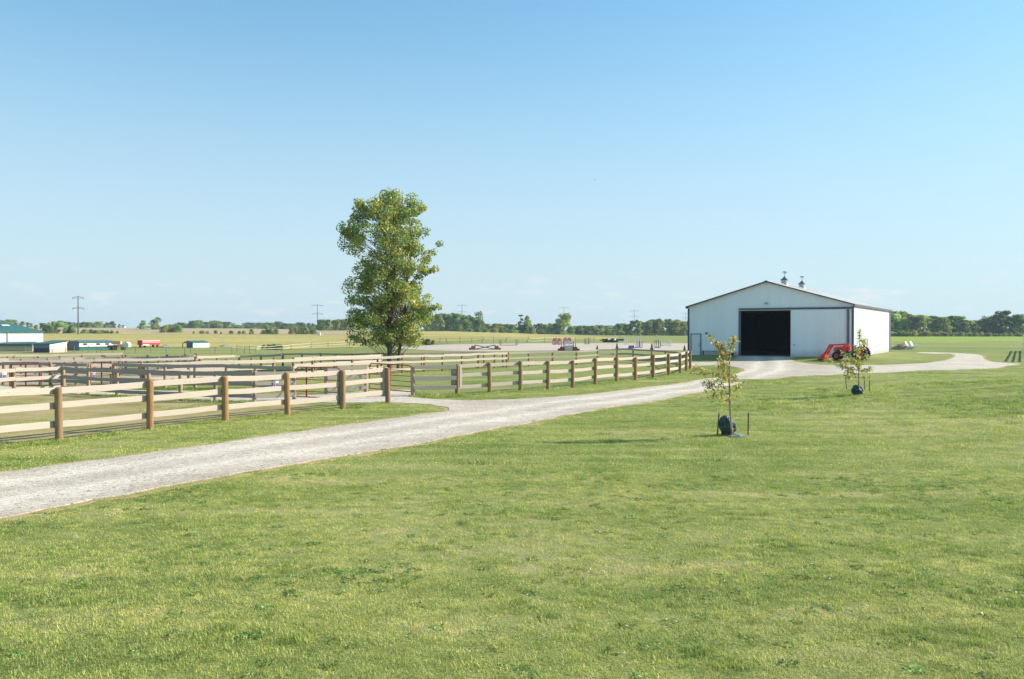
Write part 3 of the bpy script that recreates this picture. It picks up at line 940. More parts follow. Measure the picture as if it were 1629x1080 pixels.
# ------------------------------------------------------------------ red pipe gates
def pipe_gate(label, a, b, z0, h, bars, vert, both=False, m='red_pipe', r=.025, group=None):
    t = thing('pipe_gate', label, 'gate', gpt(a), 0, group)
    o = Vector(t.location)
    A_ = Vector(gpt(a)) - o; B_ = Vector(gpt(b)) - o
    d = B_ - A_; Lg = d.length; d.normalize(); up = Vector((0, 0, 1))
    def pt(s, z): return A_ + d * s + up * (z0 + z)
    rc = .16
    def arc(c, s0, s1, n=5):
        return [pt(c[0] + rc * math.cos(x), c[1] + rc * math.sin(x)) for x in [s0 + (s1 - s0) * k / n for k in range(n + 1)]]
    path = [pt(0, 0)]
    path += arc((rc, h - rc), math.pi, math.pi / 2)
    path += arc((Lg - rc, h - rc), math.pi / 2, 0)
    path += [pt(Lg, 0)]
    f = MB(); f.tube(path, r, 8); f.tube([pt(0, 0), pt(Lg, 0)], r, 8); f.build('frame', M[m], t, True)
    for k in range(1, bars):
        q = MB(); q.tube([pt(0, h * (k / bars) ** 1.05), pt(Lg, h * (k / bars) ** 1.05)], r * .75, 6); q.build('bar', M[m], t, True)
    for s in vert:
        q = MB(); q.bar(pt(Lg * s, 0), pt(Lg * s, h), .018, .018)
        q = MB(); q.box(pt(Lg * s, h / 2), (.075, .02, h), math.atan2(d.y, d.x)); q.build('brace', M[m], t)
    return t
pipe_gate('red pipe gate with a thick upright brace, left of the grey panel', D(471, 37.6), D(541, 36.7), .13, 1.3, 5, (.24,))
pipe_gate('red pipe gate with rounded corners standing in the road opening', D(588, 41.3), D(654, 39.7), .2, 1.22, 5, (.5,))
pipe_gate('narrow red pipe gate beyond the lane between two grey fences', D(144, 46.4), D(179, 46.2), .12, 1.2, 4, (.5,))
pipe_gate('red pipe gate at the far left behind the short sunlit fence', D(15, 44.6), D(66, 44.9), .15, 1.15, 4, (.05, .5))

# ------------------------------------------------------------------ feed buckets
def bucket(label, xy, z, r=.13, h=.24, rz=0):
    t = thing('feed_bucket', label, 'bucket', (xy[0], xy[1], tz(*xy) + z), rz, 'buckets hung on the paddock fences')
    b = MB(); b.lathe((0, 0, 0), [(r * .78, 0), (r * .93, h * .68), (r * .9, h * .68), (r * .75, .02)], 16); b.build('pail', M['purple'], t, True)
    b = MB(); b.lathe((0, 0, 0), [(r * .95, h * .66), (r, h), (r * .95, h), (r * .9, h * .68)], 16); b.build('rim', M['white'], t, True)
    b = MB()
    for k in range(2):
        a = -1.9 + k * .5
        b.bar((math.cos(a) * r * .86, math.sin(a) * r * .86, .03), (math.cos(a + .35) * r * .98, math.sin(a + .35) * r * .98, h * .66), .02, .035)
    b.build('stripe', M['white'], t)
    b = MB(); b.tube([(math.cos(x) * r, 0, h - .02 + .1 * math.sin(x)) for x in [math.pi * k / 10 for k in range(11)]], .006, 5); b.build('handle', M['metal'], t)
    return t
pa = np.array(A_POSTS[5]); dA = np.array(A_POSTS[5]) - np.array(A_POSTS[4]); dA /= np.hypot(*dA)
nA = np.array((-dA[1], dA[0]))
bucket('purple and white bucket hung beside a post of the long fence', tuple(pa - dA * .36 + nA * .26), 1.0)
bucket('purple and white bucket at the left edge of the photo behind the pale rails', D(4, 44.0), .58, .18, .33)
bucket('small pale purple bucket under the narrow red gate beyond the lane', D(147, 46.9), .45, .15, .28)

# ------------------------------------------------------------------ white barn
bz = 0.5
t_barn = thing('pole_barn', 'large white steel pole barn with dark trim and an open sliding door', 'barn', (BARN_L[0], BARN_L[1], bz), math.atan2(V[1], V[0]))
# local frame: x along the front (right), y into depth, z up
W_, D_, EV, RG = BARN_W, BARN_D, 5.06, 7.45
ZB = -0.3
OX0, OX1, OH = 5.56, 10.6, 4.60
th = .12
def gable_z(x): return EV + (RG - EV) * (1 - abs(x - W_ / 2) / (W_ / 2))
b = MB()
b.prism([(0, ZB), (OX0, ZB), (OX0, gable_z(OX0)), (0, EV)], 0, th)
b.prism([(OX1, ZB), (W_, ZB), (W_, EV), (OX1, gable_z(OX1))], 0, th)
b.prism([(OX0, OH), (OX1, OH), (OX1, gable_z(OX1)), (W_ / 2, RG), (OX0, gable_z(OX0))], 0, th)
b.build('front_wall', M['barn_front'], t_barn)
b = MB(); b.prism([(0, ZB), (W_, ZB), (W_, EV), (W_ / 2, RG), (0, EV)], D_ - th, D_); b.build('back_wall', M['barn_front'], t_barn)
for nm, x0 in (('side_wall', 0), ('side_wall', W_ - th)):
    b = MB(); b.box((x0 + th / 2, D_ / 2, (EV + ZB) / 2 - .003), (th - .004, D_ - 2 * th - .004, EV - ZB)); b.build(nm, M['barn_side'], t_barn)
# roof: two slabs with overhang, ridge cap
sl_ = math.atan2(RG - EV, W_ / 2)
ov = .14
for sg in (-1, 1):
    b = MB()
    e = W_ / 2 + ov
    ex = W_ / 2 + sg * e
    ez = EV - ov * math.tan(sl_)
    pts = [(W_ / 2, RG + .02), (ex, ez + .02), (ex, ez + .1), (W_ / 2, RG + .1)]
    b.prism(pts, -.28, D_ + .28)
    b.build('roof', M['barn_roof'], t_barn)
    b = MB()
    pts = [(W_ / 2, RG - .02), (ex, ez - .02), (ex, ez + .11), (W_ / 2, RG + .11)]
    b.prism(pts, -.34, -.284); b.build('rake_trim', M['trim'], t_barn)
    b = MB(); b.box((ex + sg * .03, D_ / 2, ez), (.05, D_ + .6, .22)); b.build('eave_trim', M['trim'], t_barn)
b = MB(); b.prism([(W_ / 2 - .3, RG + .02 + .1 - .08), (W_ / 2, RG + .15), (W_ / 2 + .3, RG + .04), (W_ / 2, RG + .19)], -.3, D_ + .3); b.build('ridge_cap', M['barn_roof'], t_barn)
for x0, y0 in ((-.02, -.02), (W_ + .02, -.02), (W_ + .02, D_ + .02), (-.02, D_ + .02)):
    b = MB()
    sx = 1 if x0 < 1 else -1; sy = 1 if y0 < 1 else -1
    b.box((x0 + sx * .07, y0 - sy * .0, (EV + ZB) / 2 - .1), (.18, .05, EV - ZB - .1))
    b.box((x0, y0 + sy * .14, (EV + ZB) / 2 - .1), (.05, .22, EV - ZB - .1))
    if sy < 0 and sx < 0: b.box((x0, y0 - .5, (EV + ZB) / 2 - .1), (.045, .9, EV - ZB - .1))
    b.build('corner_trim', M['trim'], t_barn)
# door opening frame, track and the slid-back panel
b = MB()
b.box((OX0 - .09, -.03, OH / 2 - .1), (.2, .07, OH + .2)); b.box((OX1 + .02, -.03, OH / 2 - .1), (.1, .06, OH + .2))
b.build('door_frame', M['trim'], t_barn)
b = MB(); b.box(((OX0 + W_) / 2 - .1, -.11, OH + .16), (W_ - OX0 + .1, .2, .17)); b.build('door_track', M['trim'], t_barn)
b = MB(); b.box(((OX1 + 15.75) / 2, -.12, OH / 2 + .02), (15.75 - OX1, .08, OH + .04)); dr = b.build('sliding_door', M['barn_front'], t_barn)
b = MB()
for x in (OX1 + .04, 15.71): b.box((x, -.175, OH / 2 + .02), (.09, .03, OH + .04))
b.build('door_edge', M['white'], dr)
b = MB(); b.box((15.95, -.05, OH / 2), (.16, .06, OH)); b.build('door_stop', M['trim'], t_barn)
b = MB(); b.box((OX1 + .35, -.2, 1.15), (.22, .06, .05)); b.build('handle', M['trim'], dr)
# walk door
b = MB(); b.box((.87, -.03, 1.07), (.96, .06, 2.14)); wd = b.build('walk_door', M['white'], t_barn)
b = MB()
for x in (.35, 1.39): b.box((x, -.045, 1.1), (.075, .1, 2.2))
b.box((.87, -.045, 2.235), (1.115, .1, .075)); b.build('door_frame', M['trim'], wd)
b = MB(); b.box((1.24, -.1, .98), (.05, .09, .14)); b.box((1.24, -.09, 1.2), (.06, .07, .07)); b.build('handle', M['trim'], wd)
b = MB(); b.box((2.0, -.08, 2.3), (.16, .16, .2)); b.build('wall_light', M['trim'], t_barn)
b = MB(); b.box((W_ / 2, -.1, 5.35), (.16, .2, .14)); b.box((W_ / 2 - .12, -.22, 5.3), (.13, .13, .13)); b.box((W_ / 2 + .12, -.22, 5.3), (.13, .13, .13)); b.build('flood_light', M['metal'], t_barn)
# inside: shade-black lining, floor, trusses, hay shapes
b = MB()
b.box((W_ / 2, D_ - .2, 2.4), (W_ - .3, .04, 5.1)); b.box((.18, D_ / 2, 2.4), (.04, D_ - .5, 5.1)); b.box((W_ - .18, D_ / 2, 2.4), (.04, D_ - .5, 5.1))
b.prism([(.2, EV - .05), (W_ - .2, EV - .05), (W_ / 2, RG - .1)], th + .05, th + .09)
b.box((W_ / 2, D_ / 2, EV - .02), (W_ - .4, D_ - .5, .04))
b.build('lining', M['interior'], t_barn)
b = MB(); b.box((W_ / 2, D_ / 2 + .1, .02), (W_ - .4, D_ - .6, .06)); b.build('floor', M['barn_dirt'], t_barn)
b = MB()
for k in range(7):
    b.box((W_ / 2, 2 + k * 3.6, EV - .2), (W_ - .6, .08, .22))
b.build('truss', M['grey_wood'], t_barn)
def cupola(y, s):
    rz = RG
    b = MB(); b.box((W_ / 2, y, rz + .30 * s), (.78 * s, .78 * s, .84 * s)); c = b.build('cupola', M['white'], t_barn)
    b = MB()
    for k in range(5):
        for sg in (-1, 1):
            b.box((W_ / 2 + sg * .40 * s, y, rz + (.25 + k * .09) * s), (.03, .5 * s, .05 * s)); b.box((W_ / 2, y + sg * .40 * s, rz + (.25 + k * .09) * s), (.5 * s, .03, .05 * s))
    b.build('louvre', M['metal'], c)
    b = MB()
    q = .5 * s; z0 = rz + .72 * s
    b.add([(W_ / 2 - q, y - q, z0), (W_ / 2 + q, y - q, z0), (W_ / 2 + q, y + q, z0), (W_ / 2 - q, y + q, z0),
           (W_ / 2 - .2 * s, y - .2 * s, z0 + .3 * s), (W_ / 2 + .2 * s, y - .2 * s, z0 + .3 * s), (W_ / 2 + .2 * s, y + .2 * s, z0 + .3 * s), (W_ / 2 - .2 * s, y + .2 * s, z0 + .3 * s), (W_ / 2, y, z0 + .62 * s)],
          [(3, 2, 1, 0), (0, 1, 5, 4), (1, 2, 6, 5), (2, 3, 7, 6), (3, 0, 4, 7), (4, 5, 8), (5, 6, 8), (6, 7, 8), (7, 4, 8)])
    b.build('cupola_roof', M['slate_roof'], c)
    b = MB(); zt = z0 + .6 * s
    b.tube([(W_ / 2, y, zt - .1), (W_ / 2, y, zt + .5 * s)], .018, 6)
    b.bar((W_ / 2 - .22, y, zt + .3 * s), (W_ / 2 + .22, y, zt + .3 * s), .02, .025); b.bar((W_ / 2, y - .22, zt + .3 * s), (W_ / 2, y + .22, zt + .3 * s), .02, .025)
    b.bar((W_ / 2 - .25, y, zt + .43 * s), (W_ / 2 + .25, y, zt + .43 * s), .02, .03)
    b.box((W_ / 2 + .05, y, zt + .5 * s), (.22, .025, .13)); b.box((W_ / 2 - .14, y, zt + .57 * s), (.08, .025, .11))
    b.build('weathervane', M['trim'], c)
cupola(7.5, .8); cupola(16, .78)

def barn_pt(t, s, dz=0.0):
    p = BARN_L + V * t + U * s
    return (p[0], p[1], tz(*p) + dz)
# bench against the front wall
t = thing('wooden_bench', 'low grey wooden bench against the barn front beside the walk door', 'bench', barn_pt(2.9, -.5), math.atan2(V[1], V[0]))
b = MB(); b.box((0, 0, .44), (2.6, .4, .07)); b.build('seat', M['grey_wood'], t)
for x in (-1.1, 1.1):
    b = MB(); b.box((x, 0, .2), (.1, .34, .42)); b.build('leg', M['grey_wood'], t)
t = thing('water_trough', 'dark low trough against the barn front next to the open door', 'trough', barn_pt(4.4, -.55), math.atan2(V[1], V[0]))
b = MB(); b.prism([(-.55, 0), (.55, 0), (.62, .42), (.56, .42), (.5, .06), (-.5, .06), (-.56, .42), (-.62, .42)], -.25, .25); b.box((0, -.25, .2), (1.1, .03, .38)); b.box((0, .25, .2), (1.1, .03, .38)); b.build('tub', M['tractor_grey'], t)

# ------------------------------------------------------------------ tractor with front loader
p_rear = np.array(D(1371, 78.0)); p_buck = np.array(D(1304, 80.2))
dv = p_buck - p_rear; fwd = math.atan2(dv[1], dv[0])
t = thing('tractor', 'red compact tractor with front loader parked at the barn corner', 'tractor', gpt(p_rear), fwd)
S = float(np.hypot(*dv)) / 3.75
def tv(*p): return tuple(q * S for q in p)
def tb(name, m, fn, parent=t, smooth=False):
    b = MB(); fn(b); b.v = [tuple(q * S for q in v) for v in b.v]
    return b.build(name, M[m], parent, smooth)
for sg in (-1, 1):
    w = tb('rear_wheel', 'dark', lambda b: [b.wheel((0, sg * .62, .6), (0, 1, 0), .6, .33, .36)] + [b.box((math.cos(a) * .6, sg * .62, .6 + math.sin(a) * .6), (.06, .3, .05), mtx=Matrix.Rotation(-a + math.pi / 2, 3, 'Y')) for a in [k * math.pi / 9 for k in range(18)]])
    tb('rim', 'tractor_red', lambda b: b.wheel((0, sg * .62, .6), (0, 1, 0), .335, .09, .22), w, True)
    w = tb('front_wheel', 'dark', lambda b: b.wheel((2.1, sg * .52, .38), (0, 1, 0), .38, .2, .24))
    tb('rim', 'tractor_red', lambda b: b.wheel((2.1, sg * .52, .38), (0, 1, 0), .205, .06, .16), w, True)
    tb('fender', 'tractor_red', lambda b: [b.bar((.66 * math.cos(a), sg * .58, .6 + .66 * math.sin(a)), (.66 * math.cos(a + .36), sg * .58, .6 + .66 * math.sin(a + .36)), .42, .03) for a in [.35 + .36 * k for k in range(6)]])
    def arm(b):
        b.bar((1.42, sg * .46, .45), (1.36, sg * .46, 1.46), .09, .24)
        b.bar((1.3, sg * .46, 1.44), (2.7, sg * .46, 1.36), .085, .15)
        b.bar((2.66, sg * .46, 1.42), (3.22, sg * .46, .4), .085, .17)
        b.bar((1.45, sg * .46, .8), (2.35, sg * .46, 1.22), .06, .07)
        b.bar((2.62, sg * .46, 1.25), (3.2, sg * .46, .62), .05, .06)
    tb('loader_arm', 'tractor_red', arm)
tb('axle', 'tractor_grey', lambda b: [b.box((0, 0, .6), (.2, 1.1, .2)), b.box((2.1, 0, .38), (.12, .9, .12))])
tb('chassis', 'tractor_grey', lambda b: [b.box((1.0, 0, .62), (2.3, .34, .32)), b.box((1.9, 0, .85), (.9, .4, .3))])
def hood(b):
    b.prism([(.95, .95), (.95, 1.27), (1.4, 1.28), (2.2, 1.2), (2.4, 1.1), (2.42, .78), (2.2, .74), (2.2, .95)], -.26, .26)
hd = tb('hood', 'tractor_red', hood)
tb('grille', 'tractor_grey', lambda b: b.box((2.425, 0, .94), (.03, .4, .26)), hd)
for sg in (-1, 1): tb('headlight', 'white', lambda b: b.box((2.42, sg * .17, 1.1), (.035, .11, .07)), hd)
tb('seat', 'dark', lambda b: [b.box((.02, 0, 1.0), (.42, .46, .1)), b.box((-.2, 0, 1.22), (.1, .46, .42))])
tb('steering_wheel', 'dark', lambda b: [b.wheel((.52, 0, 1.32), (.5, 0, .85), .19, .16, .03), b.tube([(.75, 0, 1.1), (.52, 0, 1.32)], .02, 6)])
tb('roll_bar', 'tractor_grey', lambda b: b.tube([(-.32, -.5, .8), (-.36, -.5, 1.85), (-.36, -.44, 1.92), (-.36, .44, 1.92), (-.36, .5, 1.85), (-.32, .5, .8)], .035, 8))
def bucket_(b):
    o = [(3.15, .6), (3.12, .2), (3.22, .05), (3.75, .02), (3.75, .045), (3.27, .1), (3.19, .22), (3.22, .6)]
    b.prism(o, -.75, .75)
    for y in (-.75, .75): b.prism([(3.15, .6), (3.12, .2), (3.22, .05), (3.75, .02), (3.4, .46)], y - .015, y + .015)
tb('loader_bucket', 'tractor_red', bucket_)
tb('crossbeam', 'tractor_red', lambda b: b.tube([(2.95, -.46, .9), (2.95, .46, .9)], .05, 8))
tb('three_point_hitch', 'tractor_grey', lambda b: [b.bar((-.1, sg * .25, .5), (-.75, sg * .38, .42), .05, .06) for sg in (-1, 1)] + [b.bar((-.75, -.4, .42), (-.75, .4, .42), .05, .06)])

# ------------------------------------------------------------------ log heap and garden chairs right of the barn
xy = at(1437, 556)
t = thing('brush_pile', 'heap of grey split branches on the grass behind the barn corner', 'brush pile', gpt(xy))
b = MB(); rr = random.Random(4)
for k in range(70):
    a = rr.uniform(0, 6.3); r0 = abs(rr.gauss(0, 1.0)); z0 = max(.05, .95 * (1 - r0 / 2.4) * rr.random())
    p = Vector((r0 * math.cos(a) * .85 - .9, r0 * math.sin(a) * .6, z0)); a2 = rr.gauss(0, .7); L_ = rr.uniform(.5, 1.6)
    q = p + Vector((math.cos(a2), math.sin(a2), rr.uniform(-.15, .25))) * L_
    b.tube([p, (p + q) / 2 + Vector((0, 0, rr.uniform(-.06, .06))), q], [.07, .055, .03], 6)
b.build('branches', M['brush_wood'], t)
def adirondack(label, xy, rz):
    t = thing('garden_chair', label, 'chair', gpt(xy), rz, 'white slatted chairs on the grass')
    t.scale = (1.15, 1.15, 1.15)
    b = MB()
    for k in range(5):
        y = -.24 + k * .12
        b.bar((-.12, y, .3), (-.52, y, 1.02 + (.06 if k in (1, 2, 3) else 0)), .105, .02)
    b.build('backrest', M['white'], t)
    b = MB()
    for k in range(5): b.box((.4 - k * .11, 0, .38 - k * .022), (.1, .56, .022))
    b.build('seat', M['white'], t)
    for sg in (-1, 1):
        b = MB(); b.box((.42, sg * .31, .28), (.1, .03, .56)); b.build('leg', M['white'], t)
        b = MB(); b.bar((.42, sg * .28, .33), (-.5, sg * .28, .06), .03, .12); b.build('leg', M['white'], t)
        b = MB(); b.box((.1, sg * .34, .57), (.74, .13, .022)); b.build('armrest', M['white'], t)
    return t
adirondack('white slatted garden chair nearest the heap of branches, seen from behind', at(1446, 554.2), -.75)
adirondack('white slatted garden chair on the right, turned away from the barn', at(1453.5, 553.8), -.85)

# ------------------------------------------------------------------ leaf clouds
def leaves(rs, centers, size, aspect=0.62, up=0.25, tint=None):
    """diamond leaves at centers (N,3) with random orientation"""
    n = len(centers)
    d = rs.normal(size=(n, 3)); d[:, 2] -= up * 1.2
    d /= np.linalg.norm(d, axis=1)[:, None]
    q = rs.normal(size=(n, 3)); s = np.cross(d, q); s /= np.linalg.norm(s, axis=1)[:, None]
    nr = np.cross(d, s)
    L_ = (size * rs.uniform(.65, 1.35, n))[:, None]
    w = L_ * aspect * .5
    c = np.asarray(centers)
    bend = nr * L_ * rs.uniform(-.12, .12, n)[:, None]
    v = np.stack([c - d * L_ * .5, c + s * w + bend, c + d * L_ * .5, c - s * w + bend], 1).reshape(-1, 3)
    f = np.arange(n * 4).reshape(n, 4)
    tt = rs.uniform(0, 1, n) if tint is None else tint
    return v, f, np.repeat(tt, 4)

def ball(rs, n, r=1.0, shell=0.0):
    d = rs.normal(size=(n, 3)); d /= np.linalg.norm(d, axis=1)[:, None]
    rad = (shell ** 3 + (1 - shell ** 3) * rs.uniform(0, 1, n)) ** (1 / 3)
    return d * rad[:, None] * r

def curve_pts(p0, p1, n, wob, rr, sag=0.0):
    p0, p1 = Vector(p0), Vector(p1)
    L_ = (p1 - p0).length
    out = []
    for i in range(n + 1):
        t = i / n
        w = wob * L_ * math.sin(math.pi * t)
        out.append(p0.lerp(p1, t) + Vector((rr.uniform(-1, 1) * w * .3, rr.uniform(-1, 1) * w * .3, sag * L_ * math.sin(math.pi * t) * .5)))
    return out

# ---- big cottonwood
tx, ty = D(621, 67.5)
PXM = 67.5 / F
t = thing('cottonwood_tree', 'tall green cottonwood tree with two stems standing behind the paddock fences', 'tree', gpt((tx, ty)))
rs = np.random.RandomState(12); rr = random.Random(12)
def tp(px, py, y=0.0): return Vector(((px - 621) * PXM, y, zat(py, 67.5) - tz(tx, ty)))
limb = []       # (start, end, r0)
trunk = MB()
stemA = [tp(620, 589), tp(620, 560), tp(619, 520, .1), tp(617, 470, -.1), tp(615, 420, .1), tp(612, 370, 0), tp(606, 328, 0)]
stemB = [tp(632, 588, .4), tp(634, 560, .4), tp(640, 520, .5), tp(645, 470, .4), tp(650, 420, .3), tp(652, 370, .3), tp(650, 330, .2)]
stemC = [tp(620, 535, 0), tp(626, 500, -.4), tp(628, 440, -.5), tp(627, 380, -.3), tp(626, 322, -.1)]
trunk.tube(stemA, [.24, .21, .18, .14, .1, .065, .02], 10)
trunk.tube(stemB, [.14, .125, .11, .09, .065, .04, .015], 8)
trunk.tube(stemC, [.12, .11, .09, .06, .02], 8)
trunk.build('trunk', M['bark'], t, True)
# crown outline (photo rows): left and right limits
rows = [308, 320, 345, 365, 395, 420, 440, 470, 490, 515, 540, 553]
lft = [608, 566, 558, 544, 545, 555, 551, 549, 556, 556, 557, 582]
rgt = [640, 664, 681, 676, 680, 690, 682, 686, 690, 684, 680, 674]
br = MB(); cen = []; cw = []
def on_stem(stem, z):
    for a, b_ in zip(stem, stem[1:]):
        if a.z <= z <= b_.z: return a.lerp(b_, (z - a.z) / (b_.z - a.z))
    return stem[-1]
nB = 330
for i in range(nB):
    row = 545 - 233 * rr.uniform(0, 1) ** 1.15
    z = tp(621, row).z
    l = float(np.interp(row, rows, lft)); r_ = float(np.interp(row, rows, rgt))
    mid = (l + r_) / 2; hw = (r_ - l) / 2 * PXM
    a = rr.uniform(0, 2 * math.pi); k = math.sqrt(rr.uniform(.03, 1.0)) * .97
    tip = Vector(((mid - 621) * PXM + math.cos(a) * hw * k, math.sin(a) * hw * .92 * k, z))
    st = rr.choice((stemA, stemA, stemB, stemC))
    zb = max(st[0].z + .9, z - rr.uniform(.5, 1.8) - .25 * hw * k)
    p0 = on_stem(st, zb)
    br.tube(curve_pts(p0, tip, 4, .12, rr, -.1), [.035, .028, .02, .012, .006], 5, False)
    cen.append(tip); cw.append(rr.uniform(.38, .72))
# an arching spray on the right and a few sprigs
for p0, p1 in (((650, 455), (700, 388)), ((655, 500), (698, 488)), ((660, 440), (693, 428)), ((575, 390), (546, 366)), ((590, 345), (570, 320)), ((650, 345), (672, 330))):
    a_ = tp(*p0, rr.uniform(-.4, .4)); b_ = tp(*p1, rr.uniform(-.5, .5))
    pts = curve_pts(a_, b_, 5, .1, rr)
    br.tube(pts, [.04, .03, .024, .018, .012, .006], 5, False)
    for q in pts[2:]: cen.append(q); cw.append(.34)
br.build('branches', M['bark'], t)
pts = []; tints = []
for c, w in zip(cen, cw):
    n = int(235 * w)
    pp = ball(rs, n, w * 1.05) * np.array((1.0, 1.0, .8)) + np.array(c)
    pts.append(pp); base = rs.uniform(.2, .68)
    tints.append(np.clip(base + rs.normal(0, .2, n) + (rs.uniform(0, 1, n) > .93) * .4, 0, 1))
pts = np.concatenate(pts); tints = np.concatenate(tints)
v, f, tt = leaves(rs, pts, .155, .8, .5, tints)
link('crown', np_mesh('crown', v, f, M['leaf'], {'tint': tt}), t)

# ---- saplings with watering bags and stakes
def sapling(label, px, py, d, stem, sprays, nleaf, lsize):
    x, y = at(px, py); d = y
    s = d / F
    t = thing('sapling', label, 'sapling', gpt((x, y)), 0, 'young trees planted in the lawn')
    base = py
    rr = random.Random(px); rs = np.random.RandomState(int(px))
    def q(p): return Vector(((p[0] - px) * s, p[2] if len(p) > 2 else 0.0, (base - p[1]) * s))
    b = MB(); st = [q(p) for p in stem]
    b.tube(st, [.032 * (1 - .8 * i / (len(st) - 1)) + .004 for i in range(len(st))], 8); b.build('trunk', M['sapling_bark'], t, True)
    b = MB(); pts = []
    for p0, p1, dens in sprays:
        a, e = q(p0), q(p1)
        cp = curve_pts(a, e, 6, .10, rr, -.06)
        b.tube(cp, [.013, .011, .009, .007, .006, .004, .003], 5, False)
        for i in range(int(nleaf * dens)):
            u = rr.uniform(.2, 1.03); k = min(5, int(u * 6)); c = cp[k].lerp(cp[k + 1], min(1.2, u * 6 - k))
            off = Vector((rr.gauss(0, .06), rr.gauss(0, .08), rr.gauss(0, .06)))
            pts.append(c + off)
        # side twigs
        for i in range(3):
            c = cp[rr.randint(2, 5)]; e2 = c + Vector((rr.gauss(0, .12), rr.gauss(0, .14), rr.uniform(-.02, .2)))
            b.tube([c, e2], [.005, .002], 4, False)
            for k in range(int(nleaf * dens * .15)): pts.append(c.lerp(e2, rr.uniform(.3, 1.1)) + Vector((rr.gauss(0, .035), rr.gauss(0, .035), rr.gauss(0, .035))))
    b.build('branches', M['sapling_bark'], t)
    v, f, tt = leaves(rs, np.array(pts), lsize, .42, .3)
    link('crown', np_mesh('crown', v, f, M['leaf_sap'], {'tint': tt}), t)
    return t
sapling('young tree in the near lawn with sparse bronze leaves and one low branch reaching left', 1163, 694, 24.4,
        [(1165, 694), (1162, 665), (1161, 635), (1160, 605), (1160, 575), (1162, 553), (1165, 537)],
        [((1160, 575), (1130, 536, .1), 1.2), ((1160, 570), (1146, 548, -.1), .7), ((1161, 560), (1166, 535, .0), 1.0), ((1160, 595), (1102, 590, .2), 1.0), ((1160, 615), (1118, 612, -.1), .9),
         ((1160, 625), (1128, 630, .15), .7), ((1160, 590), (1140, 572, -.3), .9), ((1160, 600), (1172, 600, .2), .5), ((1161, 620), (1172, 618, -.2), .4), ((1160, 585), (1150, 585, .4), .8),
         ((1160, 600), (1135, 598, -.3), .8), ((1160, 610), (1158, 590, .35), .6), ((1161, 640), (1150, 634, .2), .3)], 84, .105)
sapling('young tree farther up the lawn in front of the red tractor', 1366, 629, 40.3,
        [(1366, 629), (1366, 612), (1366, 595), (1366, 575), (1367, 550), (1368, 523)],
        [((1366, 590), (1320, 574, .2), 1.3), ((1366, 596), (1340, 590, -.2), 1.2), ((1366, 580), (1340, 560, .1), 1.2), ((1366, 600), (1350, 600, .3), .9), ((1366, 570), (1356, 548, -.3), 1.0),
         ((1367, 560), (1378, 540, .2), 1.1), ((1367, 550), (1367, 522, 0), .9), ((1366, 575), (1384, 566, .2), 1.2), ((1366, 590), (1384, 586, -.2), 1.1), ((1366, 600), (1383, 602, .1), .5),
         ((1366, 585), (1358, 570, -.5), 1.2), ((1366, 592), (1372, 578, .5), 1.1), ((1366, 588), (1330, 582, -.4), 1.2), ((1366, 575), (1350, 575, .6), 1.1)], 62, .115)
def water_bag(label, px, py, d, h, w, seed):
    x, y = at(px, py)
    rs_ = random.Random(seed)
    b = MB(); n = 36; rings = 22
    for i in range(rings + 1):
        u = i / rings
        rad = w * (.62 + .38 * math.sin(math.pi * min(1, u * .9 + .12))) * (1 if u < .9 else 1 - (u - .9) * 5.5)
        if i == 0: rad *= .9
        for k in range(n):
            a = 2 * math.pi * k / n
            p = Vector((math.cos(a), math.sin(a), u * 3))
            wr = 1 + .34 * mnoise.noise(p * 1.5 + Vector((seed, 0, 0))) + .17 * abs(mnoise.noise(p * 3.0 + Vector((0, seed, 0)))) + .045 * math.sin(7 * a + 4 * mnoise.noise(p * 2)) - .04
            b.v.append((math.cos(a) * rad * wr - .05 * u, math.sin(a) * rad * wr * .75, h * u * (1 + .08 * mnoise.noise(p * .8)) * (1.02 - .12 * math.cos(a) * (1 - abs(2 * u - 1)))))
    for i in range(rings):
        for k in range(n):
            q = (k + 1) % n
            b.f.append((i * n + k, i * n + q, (i + 1) * n + q, (i + 1) * n + k))
    b.f.append(tuple(rings * n + k for k in range(n)))
    o = b.build('watering_bag', M['bag'], None)
    o.location = gpt((x, y), -.01)
    return tag(o, label, 'watering bag', 'green plastic watering bags round the young trees')
water_bag('crumpled dark green watering bag around the foot of the near young tree', 1158.5, 692, 24.75, .54, .23, 2)
water_bag('small dark watering bag at the foot of the young tree by the tractor', 1365, 629, 40.0, .46, .24, 5)
b = MB(); b.box((0, 0, .02), (.36, .2, .05)); b.box((.1, -.05, .05), (.2, .14, .05), .5)
o = b.build('plastic_flap', M['metal'], None); o.location = gpt(at(1172, 695)); tag(o, 'pale crumpled plastic flap on the grass beside the near watering bag', 'plastic scrap')
def stake(label, px, py, d, h, lean):
    x, y = at(px, py); b = MB(); b.tube([(0, 0, -.05), (lean, 0, h)], .018, 6); b.box((lean * .5 + .0, 0, h * .5), (.032, .012, h * .95), mtx=Matrix.Rotation(math.atan2(lean, h), 3, 'Y'))
    o = b.build('metal_stake', M['stake'], None); o.location = gpt((x, y)); return tag(o, label, 'stake', 'thin stakes round the young trees')
stake('dark leaning stake just left of the near watering bag', 1141, 692, 24.6, .62, .05)
stake('dark upright stake right of the near watering bag', 1190, 692, 24.6, .63, .01)
stake('thin stake left of the far young tree', 1347, 620, 42.5, .62, -.06)
stake('thin stake just right of the far young tree', 1375, 620, 42.5, .62, .0)
stake('thin stake at the far right of the far young tree', 1383, 622, 42, .66, .0)

